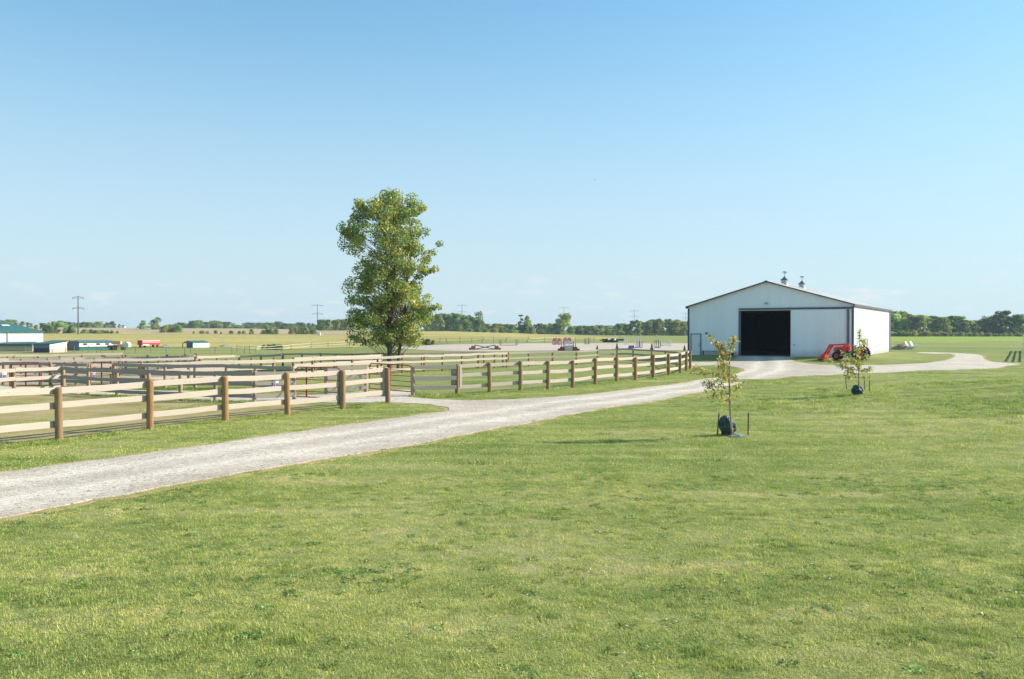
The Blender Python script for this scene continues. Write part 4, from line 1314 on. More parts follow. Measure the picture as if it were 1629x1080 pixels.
# ------------------------------------------------------------------ woodland trees (prototypes then copies)
def tree_proto(name, seed, h, w, lobes, nleaf, lsize, leafm, low=.05, taper=.5, sparse=False):
    """unit tree: crown mesh and trunk mesh, height h, width w"""
    rs = np.random.RandomState(seed); rr = random.Random(seed)
    tr = MB()
    lean = rr.uniform(-.3, .3)
    tr.tube([(0, 0, -.3), (lean * .3, 0, h * .3), (lean, 0, h * .7), (lean, 0, h * .95)], [h * .022, h * .018, h * .01, h * .003], 7)
    pts = []; tin = []
    for i in range(lobes):
        u = rr.uniform(0, 1) ** .85
        z = h * (low + (1 - low) * u)
        prof = 1.0 if u < .4 else max(.2, math.sqrt(max(0, 1 - ((u - .38) / .66) ** 2)))
        rad = w * .5 * prof
        a = rr.uniform(0, 6.283); k = math.sqrt(rr.random()) * .82
        lr = w * rr.uniform(.12, .2) * (1.15 - .45 * u)
        c = np.array((lean * u + math.cos(a) * rad * k, math.sin(a) * rad * k, min(z, h - lr * .7)))
        n = nleaf // lobes
        pp = ball(rs, n, lr, .55) * np.array((1.15, 1.15, .85)) + c
        pp[:, 2] = np.maximum(pp[:, 2], .1)
        pts.append(pp)
        tin.append(np.clip(rr.uniform(.2, .75) + rs.normal(0, .16, n), 0, 1))
        if sparse or i % 3 == 0:
            zb = max(h * .15, c[2] - rad * .8 - h * .08)
            tr.tube([(lean * .5, 0, zb), tuple(c)], [h * .006, h * .002], 4, False)
    pts = np.concatenate(pts); tin = np.concatenate(tin)
    v, f, tt = leaves(rs, pts, lsize, .8, .1, tin)
    return tr.mesh('trunk', M['bark'], True), np_mesh('crown', v, f, leafm, {'tint': tt})

PROTO = {
    'round': [tree_proto('r', i, 10, 9.5, 34, 3600, .62, M['leaf_far'], .06) for i in (1, 2, 3)],
    'oval': [tree_proto('o', i, 10, 6.2, 30, 3000, .56, M['leaf_far'], .05) for i in (4, 5, 6)],
    'poplar': [tree_proto('p', i, 10, 3.2, 24, 2000, .42, M['leaf_far'], .06) for i in (7, 8)],
    'bush': [tree_proto('b', i, 10, 15, 34, 3000, .95, M['leaf_far'], .0) for i in (9, 10, 11)],
    'sparse': [tree_proto('s', i, 10, 7.5, 16, 800, .42, M['leaf_far'], .3, sparse=True) for i in (12, 13)],
    'yellow': [tree_proto('y', i, 10, 9, 30, 3000, .62, M['leaf_yellow'], .04) for i in (14, 15)],
    'ybush': [tree_proto('yb', i, 10, 16, 30, 2600, .95, M['leaf_yellow'], .0) for i in (16, 17)],
}
trnd = random.Random(99)
def tree(kind, label, xy, h, group=None, wid=1.0, name='tree', cat='tree', dz=0.0):
    tm, cm = trnd.choice(PROTO[kind])
    t = thing(name, label, cat, gpt(xy, dz - .1), trnd.uniform(0, 6.28), group)
    s = h / 10.0
    t.scale = (s * wid, s * wid, s)
    link('trunk', tm, t); link('crown', cm, t)
    return t

def treeline(label, group, px0, px1, d, n, tops, kinds, spread=25, wid=(.9, 1.25), jit=.12, name='tree', cat='tree'):
    """n trees over columns px0..px1 whose tops follow photo rows"""
    tp_ = [a for a, _ in tops]; tr_ = [b_ for _, b_ in tops]
    for i in range(n):
        px = px0 + (px1 - px0) * (i + .5 + trnd.uniform(-.35, .35)) / n
        dd = d + trnd.uniform(-.5, .5) * spread
        xy = D(px, dd)
        h = (zat(float(np.interp(px, tp_, tr_)), dd) - tz(*xy)) * (1 - trnd.uniform(0, jit))
        tree(trnd.choice(kinds), label, xy, max(h, 1.2), group, trnd.uniform(*wid), name, cat)

R_ = ['round', 'oval', 'round', 'bush']
# right of the barn
treeline('dense green woodland tree behind the meadow right of the barn', 'wood behind the meadow', 1385, 1700, 522, 34,
         [(1385, 490), (1420, 490), (1445, 497), (1470, 500), (1500, 502), (1530, 500), (1560, 505), (1590, 500), (1629, 500), (1700, 498)], ['round', 'oval', 'round', 'yellow'], 40, (1.05, 1.4), .28)
tree('round', 'tall round tree rising highest in the wood right of the barn corner', D(1427, 512), 15.5, None, 1.0)
tree('oval', 'tall bushy tree standing at the right edge above the meadow wood', D(1592, 510), 15.5, None, 1.5)
tree('yellow', 'light green tree in front of the dark wood across the meadow', D(1500, 508), 11, None, .9)
tree('sparse', 'bare thin tree rising out of the dip in the right-hand wood', D(1566, 530), 13.5, None, .8)
treeline('low leafy shrub along the front edge of the wood across the meadow', 'shrub band before the meadow wood', 1380, 1700, 488, 40,
         [(1380, 527), (1480, 525), (1560, 529), (1700, 528)], ['ybush', 'ybush', 'ybush'], 8, (.9, 1.3), .3, 'shrub', 'shrub')
# middle, between the big tree and the barn
treeline('dark green tree in the dense wood beside the barn', 'wood left of the barn', 962, 1125, 600, 24,
         [(962, 522), (985, 513), (1000, 510), (1020, 508), (1040, 507), (1060, 506), (1080, 508), (1125, 506)], ['oval', 'round', 'oval', 'yellow'], 40, (.95, 1.3), .22)
treeline('small tree in the low stretch of wood left of the barn wood', 'low stretch of the far wood', 905, 985, 640, 14,
         [(905, 518), (930, 517), (960, 517), (985, 516)], R_, 40)
tree('round', 'big pale round tree standing out above the low wood beneath a pylon', D(896, 620), 15.5, None, 1.05)
treeline('mid green tree in the wood left of the big round tree', 'wood around the paired poplars', 758, 890, 630, 22,
         [(758, 512), (790, 514), (820, 514), (850, 515), (875, 513), (890, 512)], R_ + ['yellow'], 50)
tree('poplar', 'tall narrow tree, left of a pair rising above the wood', D(829, 615), 13.5, None, 1.5)
tree('yellow', 'yellowish narrow tree beside the tall narrow one in the wood', D(840, 612), 13, None, .55)
tree('ybush', 'yellow bush at the foot of the paired narrow trees', D(845, 600), 6, None, .7)
treeline('tree of the tall bluish wood just right of the big tree', 'wood right of the big tree', 672, 765, 600, 16,
         [(672, 505), (690, 500), (708, 497), (730, 498), (745, 500), (765, 508)], ['round', 'round', 'oval'], 50, (.9, 1.2), .08)
tree('sparse', 'sparse tree with open branches above the wood right of the big tree', D(761, 600), 15.5, None, 1.0)
treeline('olive shrub along the lower edge of the wood right of the big tree', 'shrub edge of the wood', 740, 800, 590, 8, [(740, 518), (800, 522)], ['ybush', 'bush'], 10, (.8, 1.1), .3, 'shrub', 'shrub')
# left of the big tree
treeline('leafy tree of the wood just left of the big tree', 'wood left of the big tree', 503, 575, 620, 12,
         [(503, 510), (515, 505), (530, 508), (575, 506)], ['yellow', 'round', 'oval'], 50)
treeline('distant dark bluish tree on the skyline between the pylons', 'far skyline trees between the pylons', 285, 505, 860, 40,
         [(285, 512), (300, 513), (312, 507), (325, 512), (340, 509), (362, 510), (382, 517), (392, 512), (420, 513), (445, 510), (455, 514), (475, 512), (505, 514)], R_, 90, (.9, 1.5), .2)
treeline('distant bluish tree on the skyline left of the first pylon bushes', 'far skyline trees at the left', -120, 195, 800, 34,
         [(-120, 510), (0, 508), (25, 507), (45, 512), (60, 516), (85, 511), (92, 508), (110, 512), (130, 512), (150, 511), (180, 511), (195, 516)], R_, 80, (.9, 1.4), .15)
treeline('tiny far tree along the hazy skyline above the stubble', 'farthest skyline trees', 190, 620, 1150, 24,
         [(190, 516), (220, 517), (300, 516), (620, 515)], ['round', 'bush'], 120, (1.0, 1.6), .2)
treeline('tiny far tree along the hazy skyline right of the big tree', 'farthest skyline trees on the right', 690, 1700, 1050, 22,
         [(690, 514), (900, 517), (1100, 514), (1400, 508), (1700, 508)], ['round', 'bush'], 120, (1.0, 1.6), .2)
tree('round', 'round dark tree on the field edge left of the tallest skyline tree', D(228, 600), 6.4, None, 1.0)
tree('sparse', 'tallest tree of the clump on the field edge beside the red wagon', D(250, 590), 9.4, None, 1.1)
tree('round', 'dark tree filling the base of the tallest field-edge tree', D(246, 585), 7.0, None, 1.1)
treeline('olive bush in the rounded clump on the crop edge above the red wagon', 'olive bush clump', 256, 286, 500, 4, [(256, 517), (270, 515), (286, 517)], ['ybush', 'bush'], 10, (.7, .9), .1, 'bush', 'bush')
treeline('dark green tree behind the right end of the green-roofed barn', 'trees behind the green-roofed barn', 56, 96, 480, 6, [(56, 516), (64, 511), (80, 516), (90, 510), (96, 518)], ['round', 'oval'], 20)
treeline('round bush left of the first pylon foot', 'bushes at the pylon foot', 100, 122, 470, 3, [(100, 520), (112, 517), (122, 522)], ['bush', 'ybush'], 10, (.6, .8), .1, 'bush', 'bush')
treeline('low hedge bush on the field line right of the first pylon', 'low hedge right of the pylon', 133, 190, 472, 8, [(133, 522), (145, 523.5), (190, 525.5)], ['bush'], 6, (.8, 1.3), .2, 'bush', 'bush')
treeline('low scattered bush on the field boundary', 'bushes along the field boundary', 300, 445, 474, 12, [(300, 524.5), (350, 524), (400, 523), (425, 520), (445, 523)], ['ybush', 'bush'], 6, (.6, 1.0), .5, 'bush', 'bush')
tree('oval', 'rounded green tree standing alone in the field boundary', D(425, 476), 5.0, None, 1.5)
treeline('olive bush of the boundary row near the second pylon', 'bushes near the second pylon', 462, 500, 480, 6, [(462, 521), (480, 518), (500, 520)], ['ybush', 'bush'], 8, (.6, .8), .2, 'bush', 'bush')
treeline('low weedy shrub in the tape-fenced pasture', 'weeds by the tape fence', 412, 450, 232, 4, [(412, 545), (450, 544.5)], ['bush'], 6, (.8, 1.2), .3, 'shrub', 'shrub')
treeline('small green shrub behind the big tree beside the arena', 'shrubs beside the arena', 668, 692, 205, 3, [(668, 533), (692, 540)], ['bush', 'ybush'], 6, (.5, .7), .2, 'shrub', 'shrub')

# small dark conifers by the arena
def conifer(label, px, d, h, m='needle', group=None):
    x, y = D(px, d)
    t = thing('dwarf_conifer', label, 'conifer', gpt((x, y)), 0, group)
    rs = np.random.RandomState(int(px))
    b = MB(); b.tube([(0, 0, 0), (0, 0, h * .9)], [.05, .01], 6); b.build('trunk', M['bark'], t)
    n = 900; u = rs.uniform(0, 1, n) ** 1.4; a = rs.uniform(0, 6.283, n); r = (1 - u) * h * .21 * rs.uniform(.6, 1.05, n) + .02
    pts = np.stack([np.cos(a) * r, np.sin(a) * r, .12 * h + u * h * .88], -1)
    v, f, tt = leaves(rs, pts, .09, .5, .4)
    link('crown', np_mesh('crown', v, f, M[m], {'tint': tt}), t)
conifer('small dark conical evergreen behind the curved fence, left of three', 950, 134, .8)
conifer('taller dark conical evergreen behind the curved fence, middle one', 981.5, 134, 1.15)
conifer('dark conical evergreen behind the curved fence, nearest the barn', 1037, 134, 1.15)
conifer('brown withered little conifer at the left corner of the barn', 1089, 130, .85, 'needle_brown')

# ------------------------------------------------------------------ pylons
def pylon(label, px, d, top, arms, group='steel pylons along the horizon'):
    x, y = D(px, d); z0 = tz(x, y); h = zat(top, d) - z0
    t = thing('power_pylon', label, 'pylon', (x, y, z0), -.15, group)
    b = MB(); b.tube([(0, 0, -.5), (0, 0, h)], [.42, .2], 8); b.build('mast', M['steel_far'], t)
    for za, w in arms:
        z = h - za
        b = MB()
        for sg in (-1, 1):
            b.bar((0, 0, z + .9), (sg * w, 0, z), .16, .16); b.bar((0, 0, z - .1), (sg * w, 0, z), .14, .14)
        b.build('cross_arm', M['steel_far'], t)
        for sg in (-1, 1):
            q = MB(); q.tube([(sg * w * .95, 0, z), (sg * w * .95, 0, z - 1.0)], .09, 6); q.build('insulator', M['steel_far'], t)
    return t
pylon('dark steel pylon nearest of all, above the sheds at the left', 124.5, 452, 471.5, ((.8, 3.4), (6.4, 3.5)))
pylon('grey pylon left of the big tree, above a tiny white hut', 505, 760, 484, ((1.2, 5.4), (8.6, 5.2)))
pylon('pale pylon rising behind the wood just right of the big tree', 735, 1000, 484, ((1.5, 6.2), (9, 6.2)))
pylon('pale pylon rising behind the big round tree', 897, 1080, 488, ((1.5, 6.2), (9, 6.2)))
pylon('faint pylon left of the barn', 1009, 1200, 493, ((1.5, 6.4), (9, 6.4)))
pylon('faintest pylon almost touching the left eave of the barn', 1091, 1350, 497, ((1.5, 6.4), (9, 6.4)))

# ------------------------------------------------------------------ far farm buildings
def simple_shed(t, w, d, h, rise, wallm, roofm, hip=0.0, endm=None):
    b = MB(); b.box((w / 2, d / 2, h / 2 - .2), (w - .02, d - .02, h + .4)); wl = b.build('wall', M[wallm], t)
    o = .35
    b = MB()
    b.add([(-o, -o, h), (w + o, -o, h), (w + o, d + o, h), (-o, d + o, h), (hip - (o if hip == 0 else 0), d / 2, h + rise), (w - hip + (o if hip == 0 else 0), d / 2, h + rise)],
          [(0, 1, 5, 4), (2, 3, 4, 5), (1, 2, 5), (3, 0, 4), (3, 2, 1, 0)])
    b.build('roof', M[roofm], t)
    b = MB()
    b.bar((-o, -o - .02, h - .08), (w + o, -o - .02, h - .08), .05, .22); b.build('eave_trim', M['green_trim'], t)
    return wl
# green-roofed white barn at the far left
dB = 226; x1 = D(68.5, dB)[0]; wB = 46
zB = -2.0
YAW = math.atan2(U[1], U[0])
t = thing('green_roof_barn', 'long white farm building with a green hipped roof at the left edge', 'barn', (x1 - wB * U[0], dB - wB * U[1], zB), YAW)
hB = zat(527.6, dB) - zB
simple_shed(t, wB, 14, hB, zat(513.0, dB + 7) - zB - hB, 'white_wall', 'green_roof', 5.5)
b = MB()
b.box((wB / 2, -.06, 1.55), (wB, .06, .5)); b.build('wainscot', M['green_trim'], t)
for xx in (36.8,):
    q = MB(); q.box((xx, -.12, hB / 2 - .3), (.3, .2, hB + .5)); q.build('downpipe', M['metal'], t)
for xx in (33.2, 38.4):
    q = MB(); zz = hB + (zat(513.0, dB + 7) - zB - hB) * .62
    q.box((xx, 3.9, zz + .12), (1.9, .8, .05), mtx=Matrix.Rotation(math.atan2(zat(513.0, dB + 7) - zB - hB, 7.35), 3, 'X')); q.build('skylight', M['white_wall'], t)
t = thing('lean_to', 'low white lean-to with a green roof strip below the left farm building', 'lean-to', (*D(-70, 214), -2.0))
wl_ = D(51, 214)[0] - D(-70, 214)[0]
b = MB(); b.box((wl_ / 2, 2, .55), (wl_, 3.6, 1.5)); b.build('wall', M['cream_wall'], t)
b = MB(); b.prism([(0, 1.3), (wl_, 1.3), (wl_, 1.95), (0, 1.95)], -.1, .3); b.add([(0, .3, 1.95), (wl_, .3, 1.95), (wl_, 4.2, 2.4), (0, 4.2, 2.4)], [(0, 1, 2, 3)]); b.build('roof', M['green_roof'], t)
# pent shed
dS = 200
t = thing('pent_shed', 'open-fronted shed with green pent roof and cream side wall at the far left', 'shed', (*D(53, dS), -2.0))
wS = D(79, dS)[0] - D(53, dS)[0]; w2 = D(104, dS + 5.5)[0] - D(53, dS)[0]
hs = zat(547.3, dS) + 2.0
b = MB(); b.box((wS / 2, 0, hs / 2), (wS, .1, hs)); b.build('front_wall', M['shade_wall'], t)
b = MB(); b.box((wS / 2, -.08, hs * .27), (wS * .96, .06, hs * .5)); b.build('kick_boards', M['junk'], t)
hr = zat(542.3, dS + 6) + 2.0
b = MB(); b.add([(wS, 0, 0), (w2 + .3, 5.5, 0), (w2 + .3, 5.5, hr), (wS, 0, hs)], [(0, 1, 2, 3)]); b.add([(wS - .08, .08, 0), (w2 + .2, 5.58, 0), (w2 + .2, 5.58, hr), (wS - .08, .08, hs)], [(3, 2, 1, 0)])
b.build('side_wall', M['white_wall'], t)
b = MB(); b.add([(wS + .03, -.05, -.2), (w2 + .35, 5.45, -.2), (w2 + .35, 5.45, hs * .48), (wS + .03, -.05, hs * .45)], [(0, 1, 2, 3)]); b.build('side_boards', M['cream_wall'], t)
b = MB(); b.prism([(-.3, hs), (wS + .2, hs), (wS + .2, hs + .12), (-.3, hs + .12)], -.3, -.2)
b.add([(-.3, -.3, hs + .02), (wS + .3, -.3, hs + .02), (w2 + .8, 5.8, hr + .05), (1.5, 5.8, hr + .05)], [(0, 1, 2, 3)]); b.add([(-.3, -.3, hs + .14), (wS + .3, -.3, hs + .14), (w2 + .8, 5.8, hr + .17), (1.5, 5.8, hr + .17)], [(3, 2, 1, 0)])
b.build('roof', M['green_roof'], t)
# long white building with three windows
dL = 222
xa = D(126, dL); t = thing('stable_building', 'long white stable with three dark windows and a grey-blue roof', 'stable', (*xa, tz(*xa)), YAW)
wL = 9.6; zt_ = zat(543.2, dL) - tz(*xa)
wl = simple_shed(t, wL, 3.8, zt_, zat(540.5, dL + 3) - tz(*xa) - zt_, 'white_wall', 'slate_roof', .6)
b = MB(); b.box((wL / 2, -.05, .45), (wL - .1, .06, 1.1)); b.build('wainscot', M['green_trim'], t)
for wx in (1.6, 5.3, 7.9):
    q = MB(); q.box((wx, -.04, zt_ - .75), (1.0, .06, .4)); w_ = q.build('window', M['window'], t)
    q = MB(); q.box((wx, -.075, zt_ - .75), (.1, .03, .4)); q.build('frame', M['green_trim'], w_)
b = MB(); b.box((-.03, 1.9, zt_ / 2 - .1), (.05, 3.7, zt_ + .1)); b.build('end_wall', M['shade_wall'], t)  # sheet over the white end, coloured as its shade
# orange clad lean-to between the two
xo = D(106.5, 224); t = thing('plank_shelter', 'small orange plank shelter squeezed between the two white buildings', 'shelter', (*xo, tz(*xo)))
b = MB(); b.prism([(0, 0), (.95, 0), (.95, 2.6), (.7, 2.6), (0, 1.2)], 0, 2.0); b.build('wall', M['orange'], t)
b = MB(); b.bar((-.1, 1.0, 1.2), (.75, 1.0, 2.72), 2.2, .08); b.build('roof', M['green_roof'], t)
# small open shed
dR = 262
xa = at(290, 553.5); dR = xa[1]
t = thing('field_shelter', 'small field shelter with an open dark end and green roof on the pasture', 'shelter', (*xa, tz(*xa)))
k = dR / F
w1, hh = 17 * k, 8.5 * k
w2 = D(333, dR + 4)[0] - xa[0]
b = MB(); b.add([(w1, 0, -.2), (w2, 4, -.2), (w2, 4, hh), (w1, 0, hh)], [(0, 1, 2, 3)]); b.add([(w1, .1, -.2), (w2 - .1, 4.1, -.2), (w2 - .1, 4.1, hh), (w1, .1, hh)], [(3, 2, 1, 0)]); b.build('side_wall', M['white_wall'], t)
b = MB(); b.prism([(0, -.2), (.2, -.2), (.2, hh * .9), (w1 - .2, hh * .95), (w1 - .2, -.2), (w1, -.2), (w1, hh), (w1 * .5, hh + 3 * k), (0, hh * .9)], 0, .15); b.prism([(.2, -.2), (w1 - .2, -.2), (w1 - .2, hh), (.2, hh * .9)], 2.8, 2.9); b.build('open_end', M['shade_wall'], t)
b = MB()
b.add([(-.2, -.2, hh * .9), (w1 * .5, -.2, hh + 3.2 * k), (w1 + .15, -.2, hh), (w1 * .5 + (w2 - w1), 4, hh + 3.2 * k), (w2 + .2, 4, hh), (w2 - w1, 4, hh * .9)], [(1, 2, 4, 3), (0, 1, 3, 5)])
b.build('roof', M['green_roof'], t)
# red livestock wagon
xa = at(226, 553); k = xa[1] / F
t = thing('red_wagon', 'bright red slatted farm wagon standing on the pasture', 'wagon', (*xa, tz(*xa)), YAW)
lw = 6.3
b = MB(); b.box((lw / 2, 1.1, 1.45), (lw, 2.2, 1.3)); bd = b.build('body', M['red_paint'], t)
b = MB(); b.box((lw / 2, -.03, 2.0), (lw * .96, .06, .22)); b.box((lw / 2, -.03, 1.5), (lw * .96, .06, .1)); b.build('side_gap', M['white'], bd)
b = MB(); b.box((lw / 2, 1.1, 2.2), (lw + .1, 2.3, .12)); b.build('top_rail', M['pink_paint'], t)
for x in (.9, lw - .9):
    for y in (.05, 2.15):
        b = MB(); b.wheel((x, y, .42), (0, 1, 0), .42, .1, .2, 16); b.build('wheel', M['dark'], t)
b = MB(); b.box((.9, -.5, .85), (2.2, .5, .3)); b.build('drawbar_box', M['white'], t)
# implements by the stable
xa = at(186, 557); k = xa[1] / F
t = thing('manure_spreader', 'rusty farm spreader with a white tank end beside the stable', 'spreader', (*xa, tz(*xa)))
b = MB(); b.prism([(-2.4, .5), (0, .5), (.2, 1.3), (-2.6, 1.3)], 0, 1.6); b.build('body', M['rust'], t)
for y in (-.1, 1.7):
    b = MB(); b.wheel((-1.2, y, .5), (0, 1, 0), .5, .2, .25, 16); b.build('wheel', M['dark'], t)
b = MB(); b.box((-.2, .3, 2.0), (2.4, .8, .8)); b.build('hopper', M['cream_wall'], t)
xa = at(203, 556.5)
t = thing('white_tank', 'round white tank on a grey trailer right of the stable', 'tank', (*xa, tz(*xa)))
b = MB(); b.tube([(-.25, -.6, 1.3), (-.25, .9, 1.3)], .85, 16); b.build('tank', M['white'], t, True)
b = MB(); b.box((-1.6, .2, 1.2), (2.0, 1.2, .5)); b.box((-1.2, .2, .75), (3.0, 1.1, .15)); b.build('frame', M['metal'], t)
for y in (-.5, .9):
    b = MB(); b.wheel((-1.2, y, .4), (0, 1, 0), .4, .15, .2, 14); b.build('wheel', M['dark'], t)
# pale heaps on the pasture
def heap(label, px, py, w, h, m='straw', cat='heap'):
    xa = at(px, py); k = xa[1] / F
    b = MB(); n = 16; rings = 6
    for i in range(rings + 1):
        u = i / rings
        for j in range(n):
            a = 6.283 * j / n; p = Vector((math.cos(a) * 1.3, math.sin(a) * 1.3, u * 2 + px))
            r = (1 - u) ** .6 * (1 + .45 * mnoise.noise(p * 1.4))
            b.v.append((math.cos(a) * w * k * .5 * r, math.sin(a) * w * k * .3 * r, h * k * u * (1 + .3 * mnoise.noise(p * 2)) - .05))
    for i in range(rings):
        for j in range(n):
            q = (j + 1) % n; b.f.append((i * n + j, i * n + q, (i + 1) * n + q, (i + 1) * n + j))
    o = b.build('rubble_heap', M[m], None); o.location = gpt(xa)
    return tag(o, label, cat, 'heaps lying on the pasture')
heap('pale grey heap on the pasture between the red wagon and the field shelter', 263, 553, 20, 5)
heap('flat pale heap on the pasture right of the field shelter', 360, 551.5, 26, 4)
xa = at(507, 530.4); xa = D(507, 452)
t = thing('utility_hut', 'tiny white hut at the far edge of the crop below the second pylon', 'hut', gpt(xa))
b = MB(); b.box((0, 0, .55), (2.0, 1.4, 1.3)); b.build('wall', M['white_wall'], t)
b = MB(); b.prism([(-1.1, 1.2), (1.1, 1.2), (.7, 1.5), (-.7, 1.5)], -.8, .8); b.build('roof', M['white'], t)
xa = D(197, 770)
t = thing('farmhouse', 'tiny white farmhouse among the skyline trees left of centre', 'house', gpt(xa))
b = MB(); b.box((0, 0, 1.0), (2.6, 2.6, 2.2)); b.build('wall', M['white_wall'], t)
b = MB(); b.prism([(-1.6, 2.0), (1.6, 2.0), (0, 2.9)], -1.5, 1.5); b.build('roof', M['slate_roof'], t)

# ------------------------------------------------------------------ pasture fences (thin posts, white tape)
def tape_fence(label, posts, strands, h=1.25, tape='tape', sag=.08):
    """posts: (px, base row, lean)"""
    pts = [at(px, py) for px, py, _ in posts]
    t = thing('tape_fence', label, 'fence', gpt(pts[0]), 0)
    o = Vector(t.location); tops = []
    rr = random.Random(len(posts))
    for (px, py, ln), p in zip(posts, pts):
        a = Vector(gpt(p)) - o; hh = h * rr.uniform(.9, 1.12)
        b = MB(); b.tube([a + Vector((0, 0, -.1)), a + Vector((ln * hh, 0, hh))], .07, 6); b.build('post', M['wire_post'], t); tops.append((a, ln))
    for i in range(len(pts) - 1):
        for z in strands:
            p = tops[i][0] + Vector((tops[i][1] * z, 0, z * h + rr.uniform(-.1, .05))); q = tops[i + 1][0] + Vector((tops[i + 1][1] * z, 0, z * h + rr.uniform(-.1, .05)))
            m_ = (p + q) / 2 - Vector((0, 0, sag * rr.uniform(.3, 2)))
            b = MB()
            for u, w in ((p, m_), (m_, q)): b.bar(u, w, .015, .075)
            b.build('tape', M[tape], t)
    return t
tape_fence('wire pasture fence with thin grey posts in front of the far sheds', [(-20, 561.5, 0), (40, 561.5, 0), (83, 561.5, 0), (104, 561.5, 0), (118, 561.5, .05), (140, 562, .1), (154, 562, 0), (160, 562, 0), (180, 562, 0), (199, 562, 0), (216, 562, 0), (240, 562, 0), (264, 562.5, 0), (294, 563, 0), (303, 563, 0), (342, 563, 0), (369, 563, 0), (389, 562.5, 0), (397, 562.5, 0)], (.9,), 1.55, 'wire_post', .03)
tape_fence('sagging white tape fence crossing the pasture left of the big tree', [(377, 561, 0), (397, 561.5, 0), (407, 561.5, .06), (448, 559, .1), (463, 557, 0), (494.5, 554.5, .05), (522, 553, 0), (552, 551, .15), (585, 549, 0), (640, 548, 0)], (.9, .5), 1.7)
tape_fence('broken white tape fence beyond the sand arena', [(668, 546.5, 0), (700, 546, 0), (712, 546, -.3), (731, 545.6, .1), (750, 545.4, .1), (766, 545.4, .4), (785, 545.3, 0), (804, 545.2, .3), (838, 545, .4), (866, 544.6, 0), (884, 544.4, .2), (915, 544, 0), (945, 544, 0)], (.85, .4), 1.5)

# ------------------------------------------------------------------ show jumps
def jump(label, px, py, wpx, hpx, m, poles, pm='white', kind='post', rz=0.0, block=None):
    xa = at(px, py); k = xa[1] / F
    w, h = wpx * k, hpx * k
    t = thing('show_jump', label, 'jump', gpt(xa), rz, 'show jumps on the sand arena')
    for sg in (-1, 1):
        b = MB()
        if kind == 'wing':
            b.prism([(sg * w / 2 - .5, .1), (sg * w / 2 + .5, .1), (sg * w / 2 + .45, h * .82), (sg * w / 2 + .2, h), (sg * w / 2 - .2, h), (sg * w / 2 - .45, h * .82)], -.04, .04)
        else:
            b.box((sg * w / 2, 0, h / 2), (.14, .14, h)); b.box((sg * w / 2 + sg * .35, 0, h / 2), (.1, .1, h * .8))
        b.box((sg * w / 2, 0, .08), (.5, .7, .12)); s_ = b.build('standard', M[m], t)
        if kind == 'wing':
            q = MB()
            for j in (-.25, .05, .3): q.box((sg * w / 2 + j, -.06, h * .3), (.16, .03, h * .42))
            q.build('slat', M['white'], s_)
    for z0, z1 in poles:
        b = MB(); b.tube([(-w / 2, -.08, z0 * h), (w / 2, -.08, z1 * h)], .07, 8); b.build('pole', M[pm], t, True)
    if block:
        for sg in (-1, 1):
            b = MB(); b.box((sg * (w / 2 + .25), -.15, .3), (.7, .6, .62)); b.box((sg * (w / 2 + .75), -.15, .17), (.4, .5, .34)); b.build('block', M[block], t)
    return t
jump('cross-rail jump with brown blocks at both ends on the near arena sand', 771.5, 556.3, 32, 8, 'jump_brown', ((.1, .95), (.95, .1), (.02, .02)), 'jump_dark', block='jump_brown')
jump('thin dark frame jump with one low pole at the back of the arena', 809, 549.5, 24, 9.5, 'jump_dark', ((.06, .06),), 'jump_dark')
jump('jump with pink and white wing panels, left of two at the arena back', 886, 548.6, 7.5, 11, 'pink_paint', ((.55, .55), (.3, .3)), 'pink_paint', 'wing')
jump('jump with pink and white wing panels, half hidden behind the brown jump', 902.5, 548, 6.5, 11, 'pink_paint', ((.5, .5),), 'white', 'wing')
jump('brown jump with a white filler panel and blocks on the near arena edge', 904.5, 557.8, 15, 14, 'jump_brown', ((.55, .55), (.8, .8)), 'white', block='rust')
xa = at(905, 557.6); b = MB(); b.box((0, 0, .42), (1.35, .1, .8)); o = b.build('filler_panel', M['white'], None); o.location = gpt(xa); tag(o, 'white filler panel standing under the brown jump', 'panel')
jump('dark upright jump stands in front of the junk heap', 934, 547.5, 4, 10.5, 'jump_dark', (), 'white')
jump('white upright jump stands with blue striped posts, left of the white pair', 997, 548, 3.2, 12, 'white', (), 'white')
jump('tall white jump stands beside a dark one in the middle of the white jumps', 1013.5, 554, 4.5, 17.5, 'white', ((.1, .1),), 'jump_brown')
jump('thin dark jump stand just right of the tall white stands', 1017.5, 553.6, 1.6, 12, 'jump_dark', (), 'jump_dark')
jump('white jump with pale rails near the barn end of the arena', 1059, 550.5, 14, 10.5, 'white', ((.15, .15), (.35, .35)), 'white')
jump('dark and white narrow jump stands left of the pale rails', 1045.5, 553.6, 3.6, 13, 'jump_dark', ((.05, .05),), 'jump_brown')
xa = at(1004, 554.4); t = thing('jump_block', 'small purple-grey jump block on the sand beside the tall white stands', 'block', gpt(xa))
b = MB(); b.prism([(-.5, 0), (.55, 0), (.45, .55), (-.4, .55)], -.3, .3); b.build('block', M['purple'], t)
# heap of dark pipes behind the arena
xa = at(965, 544.3); k = xa[1] / F
t = thing('pipe_heap', 'dark heap of old pipes and stones in the grass behind the arena', 'heap', gpt(xa))
b = MB(); rr = random.Random(9)
for i in range(40):
    x = rr.gauss(0, 9) * k * .8; a = rr.gauss(0, .25); L_ = rr.uniform(1.0, 2.6); z = rr.uniform(.1, .8)
    b.tube([(x, rr.uniform(-.6, .6), z), (x + L_ * math.cos(a), rr.uniform(-.6, .6), z + L_ * math.sin(a) * .3)], rr.uniform(.12, .22), 7)
b.build('pipes', M['junk'], t)
b = MB(); b.box((.6, -.4, .9), (.9, .6, .6), .4); b.box((2.2, -.5, .75), (.6, .5, .5), .8); b.build('pale_stones', M['white'], t)
heap('small tan mound at the foot of the wood left of the barn', 1044, 535.3, 6, 3, 'cream_wall', 'mound')

